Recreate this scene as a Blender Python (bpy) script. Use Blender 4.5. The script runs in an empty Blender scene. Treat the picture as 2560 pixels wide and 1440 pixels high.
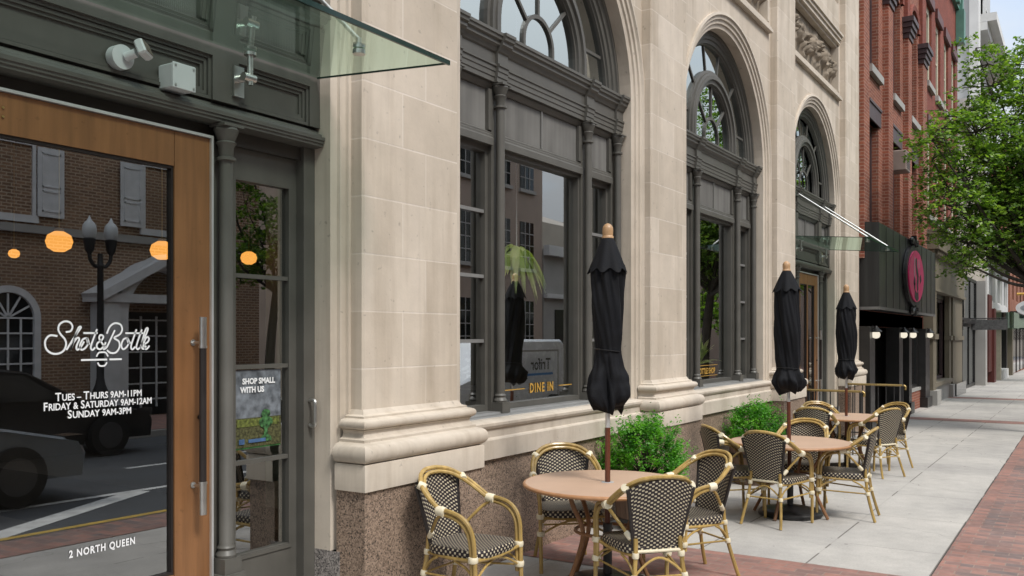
import bpy, math, random
import numpy as np
from mathutils import Vector, Matrix

random.seed(7)
PI = math.pi
sc = bpy.context.scene
col = sc.collection

# ------------------------------------------------------------------ camera
FPX, YH, VPX = 2250.0, 840.0, 2706.0
TH = math.atan((VPX - 1280.0) / FPX)
CAMH = 1.70
cam = bpy.data.cameras.new("Camera")
camo = bpy.data.objects.new("Camera", cam)
col.objects.link(camo)
cam.sensor_width = 36.0
cam.lens = FPX / 2560.0 * 36.0
cam.shift_y = (YH - 720.0) / 2560.0
cam.clip_start = 0.05
cam.clip_end = 2000.0
camo.location = (0, 0, CAMH)
camo.rotation_euler = (PI / 2, 0, TH - PI / 2)
sc.camera = camo

# ------------------------------------------------------------------ world, sun, exposure
SUN_EL, SUN_AZ = math.radians(52), math.radians(250)      # azimuth of the sun, counter-clockwise from +X
world = bpy.data.worlds.new("World")
sc.world = world
world.use_nodes = True
wn = world.node_tree
wn.nodes.clear()
w_out = wn.nodes.new("ShaderNodeOutputWorld")
w_sky = wn.nodes.new("ShaderNodeTexSky")
w_sky.sky_type = 'NISHITA'
w_sky.sun_disc = False
w_sky.sun_elevation = SUN_EL
w_sky.sun_rotation = PI / 2 - SUN_AZ
w_b1 = wn.nodes.new("ShaderNodeBackground")
w_b1.inputs["Strength"].default_value = 0.13
wn.links.new(w_sky.outputs[0], w_b1.inputs["Color"])
w_b2 = wn.nodes.new("ShaderNodeBackground")               # the cloud sheet
w_b2.inputs["Color"].default_value = (0.93, 0.965, 1.0, 1)
w_b2.inputs["Strength"].default_value = 0.95
w_tc = wn.nodes.new("ShaderNodeTexCoord")
w_map = wn.nodes.new("ShaderNodeMapping")
w_map.inputs["Scale"].default_value = (1.0, 1.0, 2.2)
w_no = wn.nodes.new("ShaderNodeTexNoise")
w_no.inputs["Scale"].default_value = 2.1
w_no.inputs["Detail"].default_value = 6
w_rp = wn.nodes.new("ShaderNodeValToRGB")
w_rp.color_ramp.elements[0].position = 0.34
w_rp.color_ramp.elements[0].color = (0.32, 0.32, 0.32, 1)
w_rp.color_ramp.elements[1].position = 0.56
w_mx = wn.nodes.new("ShaderNodeMixShader")
w_sep = wn.nodes.new("ShaderNodeSeparateXYZ")
w_ma = wn.nodes.new("ShaderNodeMath"); w_ma.operation = 'MULTIPLY_ADD'; w_ma.use_clamp = False
w_ma.inputs[1].default_value = 1.0; w_ma.inputs[2].default_value = 0.20
w_mm = wn.nodes.new("ShaderNodeMath"); w_mm.operation = 'MAXIMUM'; w_mm.inputs[1].default_value = 0.2
wn.links.new(w_tc.outputs["Generated"], w_sep.inputs[0])
wn.links.new(w_sep.outputs[2], w_ma.inputs[0]); wn.links.new(w_ma.outputs[0], w_mm.inputs[0])
wn.links.new(w_mm.outputs[0], w_b2.inputs["Strength"])     # overcast sky: about three times brighter overhead than near the horizon
wn.links.new(w_tc.outputs["Generated"], w_map.inputs[0])
wn.links.new(w_map.outputs[0], w_no.inputs["Vector"])
wn.links.new(w_no.outputs["Fac"], w_rp.inputs[0])
wn.links.new(w_rp.outputs[0], w_mx.inputs[0])
wn.links.new(w_b1.outputs[0], w_mx.inputs[1])
wn.links.new(w_b2.outputs[0], w_mx.inputs[2])
wn.links.new(w_mx.outputs[0], w_out.inputs[0])

sun = bpy.data.lights.new("Sun", 'SUN')
sun.energy = 1.5
sun.angle = math.radians(14)
sun.color = (1.0, 0.955, 0.89)
suno = bpy.data.objects.new("Sun", sun)
col.objects.link(suno)
sd = Vector((math.cos(SUN_AZ) * math.cos(SUN_EL), math.sin(SUN_AZ) * math.cos(SUN_EL), math.sin(SUN_EL)))
suno.rotation_euler = sd.to_track_quat('Z', 'Y').to_euler()
suno.location = sd * 60

sc.view_settings.view_transform = 'Standard'
sc.view_settings.look = 'None'
sc.view_settings.exposure = 0.92
sc.view_settings.gamma = 1.0
sc.view_settings.use_curve_mapping = False
sc.render.engine = 'CYCLES'
cy = sc.cycles
cy.max_bounces = 8
cy.diffuse_bounces = 3
cy.glossy_bounces = 5
cy.transmission_bounces = 4
cy.transparent_max_bounces = 12
cy.caustics_reflective = False
cy.caustics_refractive = False
cy.sample_clamp_indirect = 6.0
cy.use_denoising = True

# ------------------------------------------------------------------ helpers: objects
def gz(x, y=0.0):
    """height of the pavement, which falls gently along the street"""
    return -0.0103 * x

def put_tags(o, label=None, cat=None, group=None, kind=None):
    if label: o["label"] = label
    if cat: o["category"] = cat
    if group: o["group"] = group
    if kind: o["kind"] = kind
    return o

def thing(name, label, cat, loc=(0, 0, 0), rz=0.0, group=None):
    o = bpy.data.objects.new(name, None)
    o.empty_display_size = 0.2
    col.objects.link(o)
    o.location = loc
    o.rotation_euler = (0, 0, rz)
    return put_tags(o, label, cat, group)

def root_loc(o):
    v = Vector((0, 0, 0))
    while o is not None:
        v += o.location
        o = o.parent
    return v

class MB:
    """collects faces and links them as ONE mesh object"""
    def __init__(s):
        s.v = []; s.f = []; s.uv = {}; s.m = []; s.cur = 0
    def vert(s, p, uv=None):
        s.v.append(tuple(p))
        if uv is not None: s.uv[len(s.v) - 1] = uv
        return len(s.v) - 1
    def face(s, idx):
        s.f.append(tuple(idx)); s.m.append(s.cur)
    def poly(s, pts, uvs=None):
        b = len(s.v)
        for i, p in enumerate(pts): s.vert(p, uvs[i] if uvs else None)
        s.face(range(b, b + len(pts)))
    def box(s, x0, x1, y0, y1, z0, z1):
        b = len(s.v)
        for p in ((x0,y0,z0),(x1,y0,z0),(x1,y1,z0),(x0,y1,z0),(x0,y0,z1),(x1,y0,z1),(x1,y1,z1),(x0,y1,z1)): s.v.append(p)
        for q in ((0,3,2,1),(4,5,6,7),(0,1,5,4),(1,2,6,5),(2,3,7,6),(3,0,4,7)): s.face([b + i for i in q])
    def bbox(s, x0, x1, y0, y1, z0, z1, b=0.01):
        """box with chamfered vertical and top edges"""
        st = len(s.v)
        rings = [(b, z0, 0), (0, z0 + b, 0), (0, z1 - b, 0), (b, z1, 0)]
        for ins, z, _ in rings:
            xa, xb, ya, yb = x0 + ins, x1 - ins, y0 + ins, y1 - ins
            for p in ((xa + b, ya), (xb - b, ya), (xb, ya + b), (xb, yb - b), (xb - b, yb), (xa + b, yb), (xa, yb - b), (xa, ya + b)):
                s.v.append((p[0], p[1], z))
        for r in range(3):
            for i in range(8):
                j = (i + 1) % 8
                s.face((st + r*8 + i, st + r*8 + j, st + r*8 + 8 + j, st + r*8 + 8 + i))
        s.face([st + 7 - i for i in range(8)]); s.face([st + 24 + i for i in range(8)])
    def extr_x(s, prof, x0, x1, caps=True):
        """extrude a closed (y, z) outline along x"""
        b = len(s.v); n = len(prof)
        for x in (x0, x1):
            for (y, z) in prof: s.v.append((x, y, z))
        for i in range(n):
            j = (i + 1) % n
            s.face((b + i, b + j, b + n + j, b + n + i))
        if caps:
            s.face([b + i for i in range(n)][::-1]); s.face([b + n + i for i in range(n)])
    def extr_z(s, prof, z0, z1):
        b = len(s.v); n = len(prof)
        for z in (z0, z1):
            for (x, y) in prof: s.v.append((x, y, z))
        for i in range(n):
            j = (i + 1) % n
            s.face((b + i, b + j, b + n + j, b + n + i))
        s.face([b + i for i in range(n)][::-1]); s.face([b + n + i for i in range(n)])
    def tube(s, pts, r, n=8, closed=False, caps=True):
        pts = [Vector(p) for p in pts]
        k = len(pts)
        rr = r if isinstance(r, (list, tuple)) else [r] * k
        b = len(s.v)
        up = None
        for i, p in enumerate(pts):
            a = pts[(i - 1) % k] if (i > 0 or closed) else p
            c = pts[(i + 1) % k] if (i < k - 1 or closed) else p
            t = (c - a)
            if t.length < 1e-9: t = Vector((0, 0, 1))
            t.normalize()
            if up is None:
                up = Vector((0, 0, 1)) if abs(t.z) < 0.9 else Vector((1, 0, 0))
            u = (up - t * up.dot(t))
            if u.length < 1e-6: u = t.orthogonal()
            u.normalize(); up = u
            w = t.cross(u)
            for j in range(n):
                an = 2 * PI * j / n
                s.v.append(tuple(p + (u * math.cos(an) + w * math.sin(an)) * rr[i]))
        for i in range(k if closed else k - 1):
            i2 = (i + 1) % k
            for j in range(n):
                j2 = (j + 1) % n
                s.face((b + i*n + j, b + i*n + j2, b + i2*n + j2, b + i2*n + j))
        if caps and not closed:
            s.face([b + j for j in range(n)][::-1]); s.face([b + (k-1)*n + j for j in range(n)])
    def lathe(s, prof, c=(0, 0, 0), n=16, fold=None):
        """revolve (r, z) about z; fold(angle, i) multiplies the radius"""
        b = len(s.v)
        for i, (r, z) in enumerate(prof):
            for j in range(n):
                an = 2 * PI * j / n
                q = r * (fold(an, i) if fold else 1)
                s.v.append((c[0] + q * math.cos(an), c[1] + q * math.sin(an), c[2] + z))
        for i in range(len(prof) - 1):
            for j in range(n):
                j2 = (j + 1) % n
                s.face((b + i*n + j, b + i*n + j2, b + (i+1)*n + j2, b + (i+1)*n + j))
        s.face([b + j for j in range(n)][::-1]); s.face([b + (len(prof)-1)*n + j for j in range(n)])
    def sweep(s, path, prof):
        """path: list of (x, z, nx, nz); prof: list of (radial offset, y); open strip"""
        b = len(s.v); n = len(prof)
        for (x, z, nx, nz) in path:
            for (o, y) in prof: s.v.append((x + nx * o, y, z + nz * o))
        for i in range(len(path) - 1):
            for j in range(n - 1):
                s.face((b + i*n + j, b + i*n + j + 1, b + (i+1)*n + j + 1, b + (i+1)*n + j))
    def build(s, name, mat, parent=None, smooth=False, world=False, angle=40):
        me = bpy.data.meshes.new(name)
        me.from_pydata(s.v, [], s.f)
        mats = mat if isinstance(mat, (list, tuple)) else [mat]
        for m_ in mats: me.materials.append(m_)
        if len(mats) > 1: me.polygons.foreach_set("material_index", s.m)
        if s.uv:
            ul = me.uv_layers.new(name="UVMap")
            vi = np.empty(len(me.loops), dtype=np.int32)
            me.loops.foreach_get("vertex_index", vi)
            arr = np.zeros((len(s.v), 2), dtype=np.float32)
            for k, q in s.uv.items(): arr[k] = q
            ul.data.foreach_set("uv", arr[vi].ravel())
        if smooth:
            me.polygons.foreach_set("use_smooth", [True] * len(me.polygons))
            try: me.set_sharp_from_angle(angle=math.radians(angle))
            except Exception: pass
        me.update()
        o = bpy.data.objects.new(name, me)
        col.objects.link(o)
        if parent is not None:
            o.parent = parent
            if world: o.location = -root_loc(parent)
        return o

def dup(o, parent=None):
    c = o.copy()
    col.objects.link(c)
    if parent is not None: c.parent = parent
    for ch in list(o.children): dup(ch, c)
    return c

def catmull(pts, m=6, closed=False):
    P = [Vector(p) for p in pts]; n = len(P); out = []
    for i in range(n if closed else n - 1):
        p0 = P[(i - 1) % n] if (closed or i > 0) else P[0]
        p1 = P[i]; p2 = P[(i + 1) % n]
        p3 = P[(i + 2) % n] if (closed or i + 2 < n) else P[-1]
        for k in range(m):
            t = k / m
            out.append(0.5 * ((2*p1) + (-p0 + p2)*t + (2*p0 - 5*p1 + 4*p2 - p3)*t*t + (-p0 + 3*p1 - 3*p2 + p3)*t*t*t))
    if not closed: out.append(P[-1])
    return out

def text_mesh(body, size, bold=0.0, spacing=1.0):
    cu = bpy.data.curves.new("lettering", 'FONT')
    cu.body = body; cu.size = size; cu.align_x = 'LEFT'; cu.offset = bold; cu.space_character = spacing
    cu.resolution_u = 3
    o = bpy.data.objects.new("lettering", cu)
    me = bpy.data.meshes.new_from_object(o)
    bpy.data.objects.remove(o)
    return me

def add_text(mb, segs, xc, z, y, bold=0.0, spacing=1.0, squeeze=1.0, flip=1, fit=None):
    """segs: list of (string, size); laid out in the XZ plane, centred on xc, facing -y"""
    parts = []; w = 0.0
    for (tx, size) in segs:
        me = text_mesh(tx, size, bold, spacing)
        vs = [v.co.copy() for v in me.vertices]
        fs = [tuple(p.vertices) for p in me.polygons]
        x1 = max([v.x for v in vs], default=0.0)
        parts.append((vs, fs, w)); w += (x1 + size * 0.06 if vs else size * 0.3)
        if tx.endswith(" "): w += size * 0.25
    if fit: squeeze = fit / w
    for vs, fs, ox in parts:
        b = len(mb.v)
        for v in vs: mb.v.append((xc + flip * (v.x + ox - w / 2) * squeeze, y, z + v.y))
        for f in fs: mb.face([b + i for i in f])

def ribbon(mb, pts, w, y, n=5):
    """a flat stroke of width w in the XZ plane"""
    P = catmull([(p[0], p[1], 0) for p in pts], n)
    for i in range(len(P)):
        a = P[max(i - 1, 0)]; c = P[min(i + 1, len(P) - 1)]
        t = (c - a); t.normalize()
        nx, nz = -t.y * w / 2, t.x * w / 2
        mb.v.append((P[i].x + nx, y, P[i].y + nz)); mb.v.append((P[i].x - nx, y, P[i].y - nz))
    b = len(mb.v) - 2 * len(P)
    for i in range(len(P) - 1):
        mb.face((b + 2*i, b + 2*i + 1, b + 2*i + 3, b + 2*i + 2))

# ------------------------------------------------------------------ helpers: materials
class NT:
    def __init__(s, name):
        s.mat = bpy.data.materials.new(name); s.mat.use_nodes = True
        s.t = s.mat.node_tree; s.t.nodes.clear()
        s.out = s.t.nodes.new("ShaderNodeOutputMaterial")
    def n(s, typ, _props=None, **inp):
        nd = s.t.nodes.new("ShaderNode" + typ)
        for k, v in (_props or {}).items(): setattr(nd, k, v)
        for k, v in inp.items():
            key = k.replace("_", " ")
            sock = nd.inputs[int(k[1:])] if (k[0] == "i" and k[1:].isdigit()) else nd.inputs[key]
            if isinstance(v, bpy.types.NodeSocket): s.t.links.new(v, sock)
            elif isinstance(v, tuple) and len(v) == 3 and sock.type == 'RGBA': sock.default_value = (*v, 1)
            else: sock.default_value = v
        return nd
    def math(s, op, a, b=None, c=None):
        nd = s.t.nodes.new("ShaderNodeMath"); nd.operation = op
        for i, v in enumerate((a, b, c)):
            if v is None: continue
            if isinstance(v, bpy.types.NodeSocket): s.t.links.new(v, nd.inputs[i])
            else: nd.inputs[i].default_value = v
        return nd.outputs[0]
    def mix(s, fac, a, b, mode='MIX'):
        nd = s.t.nodes.new("ShaderNodeMix"); nd.data_type = 'RGBA'; nd.blend_type = mode
        for sock, v in ((nd.inputs[0], fac), (nd.inputs[6], a), (nd.inputs[7], b)):
            if isinstance(v, bpy.types.NodeSocket): s.t.links.new(v, sock)
            elif isinstance(v, tuple): sock.default_value = (*v, 1) if len(v) == 3 else v
            else: sock.default_value = v
        return nd.outputs[2]
    def ramp(s, fac, stops):
        nd = s.t.nodes.new("ShaderNodeValToRGB"); s.t.links.new(fac, nd.inputs[0])
        el = nd.color_ramp.elements
        while len(el) < len(stops): el.new(0.5)
        for e, (p, c) in zip(el, stops):
            e.position = p; e.color = (*c, 1) if isinstance(c, tuple) else (c, c, c, 1)
        return nd.outputs[0]
    def pos(s): return s.n("NewGeometry").outputs["Position"]
    def xyz(s, v):
        nd = s.n("SeparateXYZ", i0=v); return nd.outputs[0], nd.outputs[1], nd.outputs[2]
    def comb(s, x, y, z):
        nd = s.t.nodes.new("ShaderNodeCombineXYZ")
        for i, v in enumerate((x, y, z)):
            if isinstance(v, bpy.types.NodeSocket): s.t.links.new(v, nd.inputs[i])
            else: nd.inputs[i].default_value = v
        return nd.outputs[0]
    def noise(s, vec, scale, detail=3, rough=0.5):
        return s.n("TexNoise", Vector=vec, Scale=scale, Detail=detail, Roughness=rough).outputs["Fac"]
    def bump(s, h, strength=0.3, dist=0.01):
        return s.n("Bump", Height=h, Strength=strength, Distance=dist).outputs[0]
    def done(s, color, rough=0.7, metal=0.0, normal=None, spec=0.5, **kw):
        p = s.n("BsdfPrincipled", Base_Color=color, Roughness=rough, Metallic=metal)
        p.inputs["Specular IOR Level"].default_value = spec
        for k, v in kw.items(): p.inputs[k.replace("_", " ")].default_value = v
        if normal is not None: s.t.links.new(normal, p.inputs["Normal"])
        s.t.links.new(p.outputs[0], s.out.inputs[0])
        return s.mat

def facade_uv(t):
    x, y, z = t.xyz(t.pos())
    return t.math('ADD', x, y), z

def m_paint(name, c, rough=0.5, var=0.12, scale=6.0, bump=0.05, metal=0.0, streak=0.0, spec=0.5):
    t = NT(name); p = t.pos()
    n1 = t.noise(p, scale, 4); n2 = t.noise(p, scale * 9, 2)
    k = t.ramp(n1, [(0.3, 1 - var), (0.7, 1 + var * 0.6)])
    colr = t.mix(1.0, c, k, 'MULTIPLY')
    if streak:
        x, y, z = t.xyz(p)
        ns = t.noise(t.comb(t.math('MULTIPLY', t.math('ADD', x, y), 9.0), 0.0, t.math('MULTIPLY', z, 0.5)), 1.0, 3)
        colr = t.mix(streak, colr, t.ramp(ns, [(0.35, tuple(v * 0.55 for v in c)), (0.75, tuple(min(1, v * 1.5) for v in c))]))
    rg = t.math('MULTIPLY_ADD', n1, 0.25, rough - 0.12)
    return t.done(colr, rg, metal, t.bump(n2, bump, 0.004), spec)

def m_stone(name, c, courses=True, width=0.66, row=0.3575, off=1.497):
    t = NT(name); p = t.pos(); u, z = facade_uv(t)
    big = t.noise(p, 0.8, 5, 0.6); fine = t.noise(p, 55, 3, 0.6); mid = t.noise(p, 5, 5, 0.65)
    x, y, zz = t.xyz(p)
    streak = t.noise(t.comb(t.math('MULTIPLY', u, 5.0), t.math('MULTIPLY', y, 5.0), t.math('MULTIPLY', zz, 0.45)), 1.0, 4, 0.6)
    base = c
    if courses:
        v = t.comb(u, t.math('SUBTRACT', z, off - row * 20), 0.0)
        br = t.n("TexBrick", {"offset": 0.37, "offset_frequency": 2}, Vector=v, Color1=tuple(q * 1.04 for q in c), Color2=(c[0] * 0.86, c[1] * 0.84, c[2] * 0.81),
                 Mortar=(c[0] * 1.12, c[1] * 1.14, c[2] * 1.18), Scale=1.0, Mortar_Size=0.0055, Mortar_Smooth=0.2, Bias=-0.15, Brick_Width=width, Row_Height=row)
        base = br.outputs["Color"]; mort = br.outputs["Fac"]
    cc = t.mix(1.0, base, t.ramp(big, [(0.3, (0.86, 0.85, 0.83)), (0.72, (1.07, 1.06, 1.05))]), 'MULTIPLY')
    cc = t.mix(1.0, cc, t.ramp(streak, [(0.28, (0.82, 0.80, 0.775)), (0.50, (1.0, 1.0, 1.0)), (0.75, (1.03, 1.03, 1.04))]), 'MULTIPLY')
    cc = t.mix(1.0, cc, t.ramp(mid, [(0.3, 0.93), (0.7, 1.05)]), 'MULTIPLY')
    run = t.noise(t.comb(t.math('MULTIPLY', u, 13.0), t.math('MULTIPLY', y, 13.0), t.math('MULTIPLY', zz, 0.8)), 1.0, 3, 0.6)
    cc = t.mix(t.math('MULTIPLY', t.ramp(run, [(0.60, 0.0), (0.78, 1.0)]), 0.28), cc, (c[0] * 0.56, c[1] * 0.54, c[2] * 0.52))
    pits = t.ramp(t.noise(p, 21, 3), [(0.25, 0.5), (0.33, 1.0)])
    cc = t.mix(0.6, cc, t.mix(1.0, cc, pits, 'MULTIPLY'))
    h = t.math('MULTIPLY_ADD', fine, 0.35, t.math('MULTIPLY', mid, 0.6))
    if courses: h = t.math('SUBTRACT', h, t.math('MULTIPLY', mort, 0.9))
    return t.done(cc, 0.82, 0, t.bump(h, 0.35, 0.006), 0.3)

def m_granite(name, base, dark, lite):
    t = NT(name); p = t.pos()
    v1 = t.n("TexVoronoi", Vector=p, Scale=120.0).outputs["Color"]
    a = t.n("SeparateColor", i0=v1).outputs[0]
    cc = t.ramp(a, [(0.0, dark), (0.2, tuple(q * 0.7 for q in base)), (0.45, base), (0.8, lite), (1.0, tuple(q * 1.2 for q in lite))])
    big = t.noise(p, 1.6, 4)
    cc = t.mix(1.0, cc, t.ramp(big, [(0.3, 0.82), (0.7, 1.1)]), 'MULTIPLY')
    return t.done(cc, 0.5, 0, t.bump(a, 0.12, 0.002), 0.4)

def m_brick(name, c1, c2, mortar, w=0.215, h=0.075, ms=0.01, plane='facade', rough=0.85, bump=0.6, freq=2, off=0.5, var=0.2):
    t = NT(name); p = t.pos(); x, y, z = t.xyz(p)
    if plane == 'facade': v = t.comb(t.math('ADD', x, y), z, 0.0)
    elif plane == 'ground': v = t.comb(x, y, 0.0)
    else: v = t.comb(y, x, 0.0)
    br = t.n("TexBrick", {"offset": off, "offset_frequency": freq}, Vector=v, Color1=c1, Color2=c2, Mortar=mortar, Scale=1.0, Mortar_Size=ms, Mortar_Smooth=0.1, Bias=0.0, Brick_Width=w, Row_Height=h)
    big = t.noise(p, 0.9, 5); mid = t.noise(p, 14, 3)
    cc = t.mix(1.0, br.outputs["Color"], t.ramp(big, [(0.28, 1 - var), (0.7, 1 + var * 0.6)]), 'MULTIPLY')
    cc = t.mix(1.0, cc, t.ramp(mid, [(0.3, 0.86), (0.7, 1.1)]), 'MULTIPLY')
    hh = t.math('SUBTRACT', t.math('MULTIPLY', mid, 0.35), br.outputs["Fac"])
    return t.done(cc, rough, 0, t.bump(hh, bump, 0.006), 0.3)

def m_glass(name, fac=0.3, tint=(0.8, 0.84, 0.82), gl=(0.95, 0.98, 1.0), wob=0.0):
    t = NT(name)
    nrm = None
    if wob:
        nrm = t.bump(t.noise(t.pos(), 1.6, 1), wob, 0.02)
    bf = t.n("NewGeometry").outputs["Backfacing"]             # a single sheet: the same Fresnel curve from either side
    fr = t.n("Fresnel", IOR=t.math('MULTIPLY_ADD', bf, 1 / 1.5 - 1.5, 1.5))
    g = t.n("BsdfGlossy", Color=gl, Roughness=0.0)
    if nrm is not None: t.t.links.new(nrm, g.inputs["Normal"])
    tr = t.n("BsdfTransparent", Color=tint)
    f = t.math('ADD', t.math('MULTIPLY', fr.outputs[0], 1.0 - fac), fac)
    mx = t.n("MixShader", i0=f, i1=tr.outputs[0], i2=g.outputs[0])
    t.t.links.new(mx.outputs[0], t.out.inputs[0])
    return t.mat

def m_emit(name, c, s):
    t = NT(name)
    e = t.n("Emission", Color=c, Strength=s)
    t.t.links.new(e.outputs[0], t.out.inputs[0])
    return t.mat

def m_weave(name, nu, nv, dark=(0.022, 0.016, 0.02), lite=(0.56, 0.50, 0.36), fill=0.365):
    """checker of cream strands on dark strands, from the UVs"""
    t = NT(name)
    uv = t.n("UVMap").outputs[0]
    u, v, _ = t.xyz(uv)
    u = t.math('MULTIPLY', u, nu); v = t.math('MULTIPLY', v, nv)
    par = t.math('MODULO', t.math('ADD', t.math('FLOOR', u), t.math('FLOOR', v)), 2.0)
    iu = t.math('LESS_THAN', t.math('ABSOLUTE', t.math('SUBTRACT', t.math('FRACT', u), 0.5)), fill)
    iv = t.math('LESS_THAN', t.math('ABSOLUTE', t.math('SUBTRACT', t.math('FRACT', v), 0.5)), fill)
    m_ = t.math('MULTIPLY', t.math('MULTIPLY', iu, iv), par)
    cc = t.mix(m_, dark, lite)
    return t.done(cc, 0.5, 0, t.bump(m_, 0.5, 0.003), 0.4)

def m_leaf(name, a, b, c):
    t = NT(name); p = t.pos()
    oi = t.n("TexVoronoi", Vector=p, Scale=9.0).outputs["Color"]
    q = t.n("SeparateColor", i0=oi).outputs[0]
    cc = t.ramp(q, [(0.0, a), (0.5, b), (1.0, c)])
    d = t.n("BsdfPrincipled", Base_Color=cc, Roughness=0.45)
    tl = t.n("BsdfTranslucent", Color=t.mix(1.0, cc, (1.5, 1.7, 0.6), 'MULTIPLY'))
    mx = t.n("MixShader", i0=0.42, i1=d.outputs[0], i2=tl.outputs[0])
    t.t.links.new(mx.outputs[0], t.out.inputs[0])
    return t.mat

STONE = (0.615, 0.545, 0.462)
M = {}
M['stone'] = m_stone("limestone_ashlar", STONE)
M['stone_plain'] = m_stone("limestone_plain", (0.60, 0.535, 0.455), courses=False)
M['granite'] = m_granite("brown_granite", (0.27, 0.195, 0.145), (0.05, 0.04, 0.035), (0.37, 0.275, 0.21))
M['granite_grey'] = m_granite("grey_granite", (0.22, 0.20, 0.19), (0.05, 0.05, 0.05), (0.36, 0.33, 0.31))
M['grey'] = m_paint("grey_green_paint", (0.102, 0.098, 0.087), 0.45, 0.14, 5.0, 0.05, streak=0.15)
M['grey_dark'] = m_paint("dark_grey_paint", (0.040, 0.035, 0.029), 0.5, 0.12, 5.0)
M['panel'] = m_paint("fluted_panel_paint", (0.165, 0.162, 0.152), 0.42, 0.25, 3.0, streak=0.45)
M['sillmetal'] = m_paint("sill_paint", (0.20, 0.20, 0.195), 0.45, 0.15, 4.0)
M['wood_door'] = None
M['glass'] = m_glass("window_glass", 0.43, (0.95, 0.97, 0.95))
M['glass_door'] = m_glass("door_glass", 0.28, (0.85, 0.88, 0.86))
M['glass_arch'] = m_glass("arched_light_glass", 0.58, (0.6, 0.68, 0.68), (0.86, 0.94, 0.96), 0.05)
M['glass_canopy'] = m_glass("canopy_glass", 0.36, (0.70, 0.84, 0.77), (0.75, 0.97, 0.87))
M['glass_edge'] = m_paint("glass_edge", (0.012, 0.035, 0.028), 0.15, 0.1)
M['steel'] = m_paint("brushed_steel", (0.62, 0.62, 0.60), 0.32, 0.06, 20, metal=1.0)
M['alu'] = m_paint("aluminium_trim", (0.66, 0.67, 0.67), 0.4, 0.05, metal=0.6)
M['white'] = m_paint("white_plastic", (0.62, 0.65, 0.66), 0.4, 0.06)
M['white_paint'] = m_paint("white_paint", (0.72, 0.73, 0.74), 0.5, 0.08)
M['black'] = m_paint("black_paint", (0.012, 0.012, 0.013), 0.42, 0.2)
M['iron'] = m_paint("black_iron", (0.02, 0.02, 0.021), 0.5, 0.2)
M['cloth'] = m_paint("black_cloth", (0.006, 0.0066, 0.009), 0.78, 0.35, 14, 0.5, spec=0.25)
M['leather'] = m_paint("dark_leather", (0.02, 0.015, 0.014), 0.45, 0.25)
M['bamboo'] = None
M['binding'] = m_paint("cream_binding", (0.74, 0.67, 0.50), 0.5, 0.08, 20)
M['letter'] = m_paint("white_vinyl", (0.86, 0.87, 0.88), 0.6, 0.02)
M['gold'] = m_paint("gold_leaf", (0.62, 0.36, 0.07), 0.4, 0.15, metal=0.2)
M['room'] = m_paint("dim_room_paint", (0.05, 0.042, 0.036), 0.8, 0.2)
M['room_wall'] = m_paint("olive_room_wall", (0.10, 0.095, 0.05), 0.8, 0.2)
M['lamp'] = m_emit("warm_globe", (1.0, 0.42, 0.085), 0.85)
M['lamp_white'] = m_emit("lit_globe", (1.0, 0.91, 0.74), 0.5)
M['brass'] = m_paint("aged_brass", (0.42, 0.30, 0.12), 0.35, 0.1, metal=0.7)
M['dark_store'] = m_paint("charcoal_shopfront", (0.018, 0.017, 0.017), 0.35, 0.25)
M['maroon'] = m_paint("brown_maroon_wood", (0.055, 0.030, 0.032), 0.5, 0.15)

def wood(name, c, sc_=(1, 1, 0.08), rough=0.35, amt=0.25):
    t = NT(name); p = t.n("TexCoord").outputs["Object"]
    mp = t.n("Mapping", Vector=p, Scale=sc_).outputs[0]
    n1 = t.noise(mp, 22, 5, 0.6)
    n2 = t.noise(p, 2.0, 3)
    cc = t.mix(1.0, c, t.ramp(n1, [(0.3, 1 - amt), (0.7, 1 + amt * 0.7)]), 'MULTIPLY')
    cc = t.mix(1.0, cc, t.ramp(n2, [(0.3, 0.85), (0.7, 1.1)]), 'MULTIPLY')
    rd = t.n("ObjectInfo").outputs["Random"]
    cc = t.mix(1.0, cc, t.ramp(rd, [(0.0, (0.80, 0.79, 0.76)), (1.0, (1.10, 1.10, 1.12))]), 'MULTIPLY')
    wear = t.ramp(t.noise(p, 38, 3), [(0.66, 0.0), (0.74, 1.0)])
    cc = t.mix(t.math('MULTIPLY', wear, 0.35), cc, tuple(q * 0.45 for q in c))
    return t.done(cc, rough, 0, t.bump(n1, 0.06, 0.003), 0.5)
M['wood_door'] = wood("honey_wood", (0.225, 0.105, 0.042), (1, 1, 0.06), 0.38, 0.22)
M['pole_wood'] = wood("red_brown_wood", (0.13, 0.042, 0.022), (1, 1, 0.08), 0.35)
M['finial'] = wood("pale_wood", (0.52, 0.32, 0.17), (1, 1, 0.3), 0.4, 0.15)
M['bamboo'] = wood("bamboo_paint", (0.46, 0.315, 0.108), (1, 1, 0.25), 0.24, 0.28)
M['leg_wood'] = wood("brown_cane", (0.26, 0.125, 0.055), (1, 1, 0.2), 0.4, 0.25)
M['barrel'] = wood("barrel_staves", (0.17, 0.115, 0.08), (1, 1, 0.05), 0.7, 0.35)
M['bark'] = wood("bark", (0.05, 0.04, 0.032), (1, 1, 0.3), 0.9, 0.5)
M['weave_back'] = m_weave("woven_back", 22, 34)
M['weave_seat'] = m_weave("woven_seat", 34, 34, lite=(0.42, 0.37, 0.27))
M['weave_edge'] = m_weave("woven_seat_edge", 30, 3.0, fill=0.36)
M['boxwood'] = m_leaf("boxwood_leaves", (0.035, 0.15, 0.012), (0.085, 0.29, 0.025), (0.19, 0.45, 0.05))
M['tree_leaf'] = m_leaf("street_tree_leaves", (0.04, 0.09, 0.016), (0.115, 0.21, 0.035), (0.28, 0.40, 0.08))
M['tree_leaf2'] = m_leaf("far_tree_leaves", (0.10, 0.19, 0.02), (0.19, 0.31, 0.04), (0.30, 0.44, 0.07))
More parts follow.
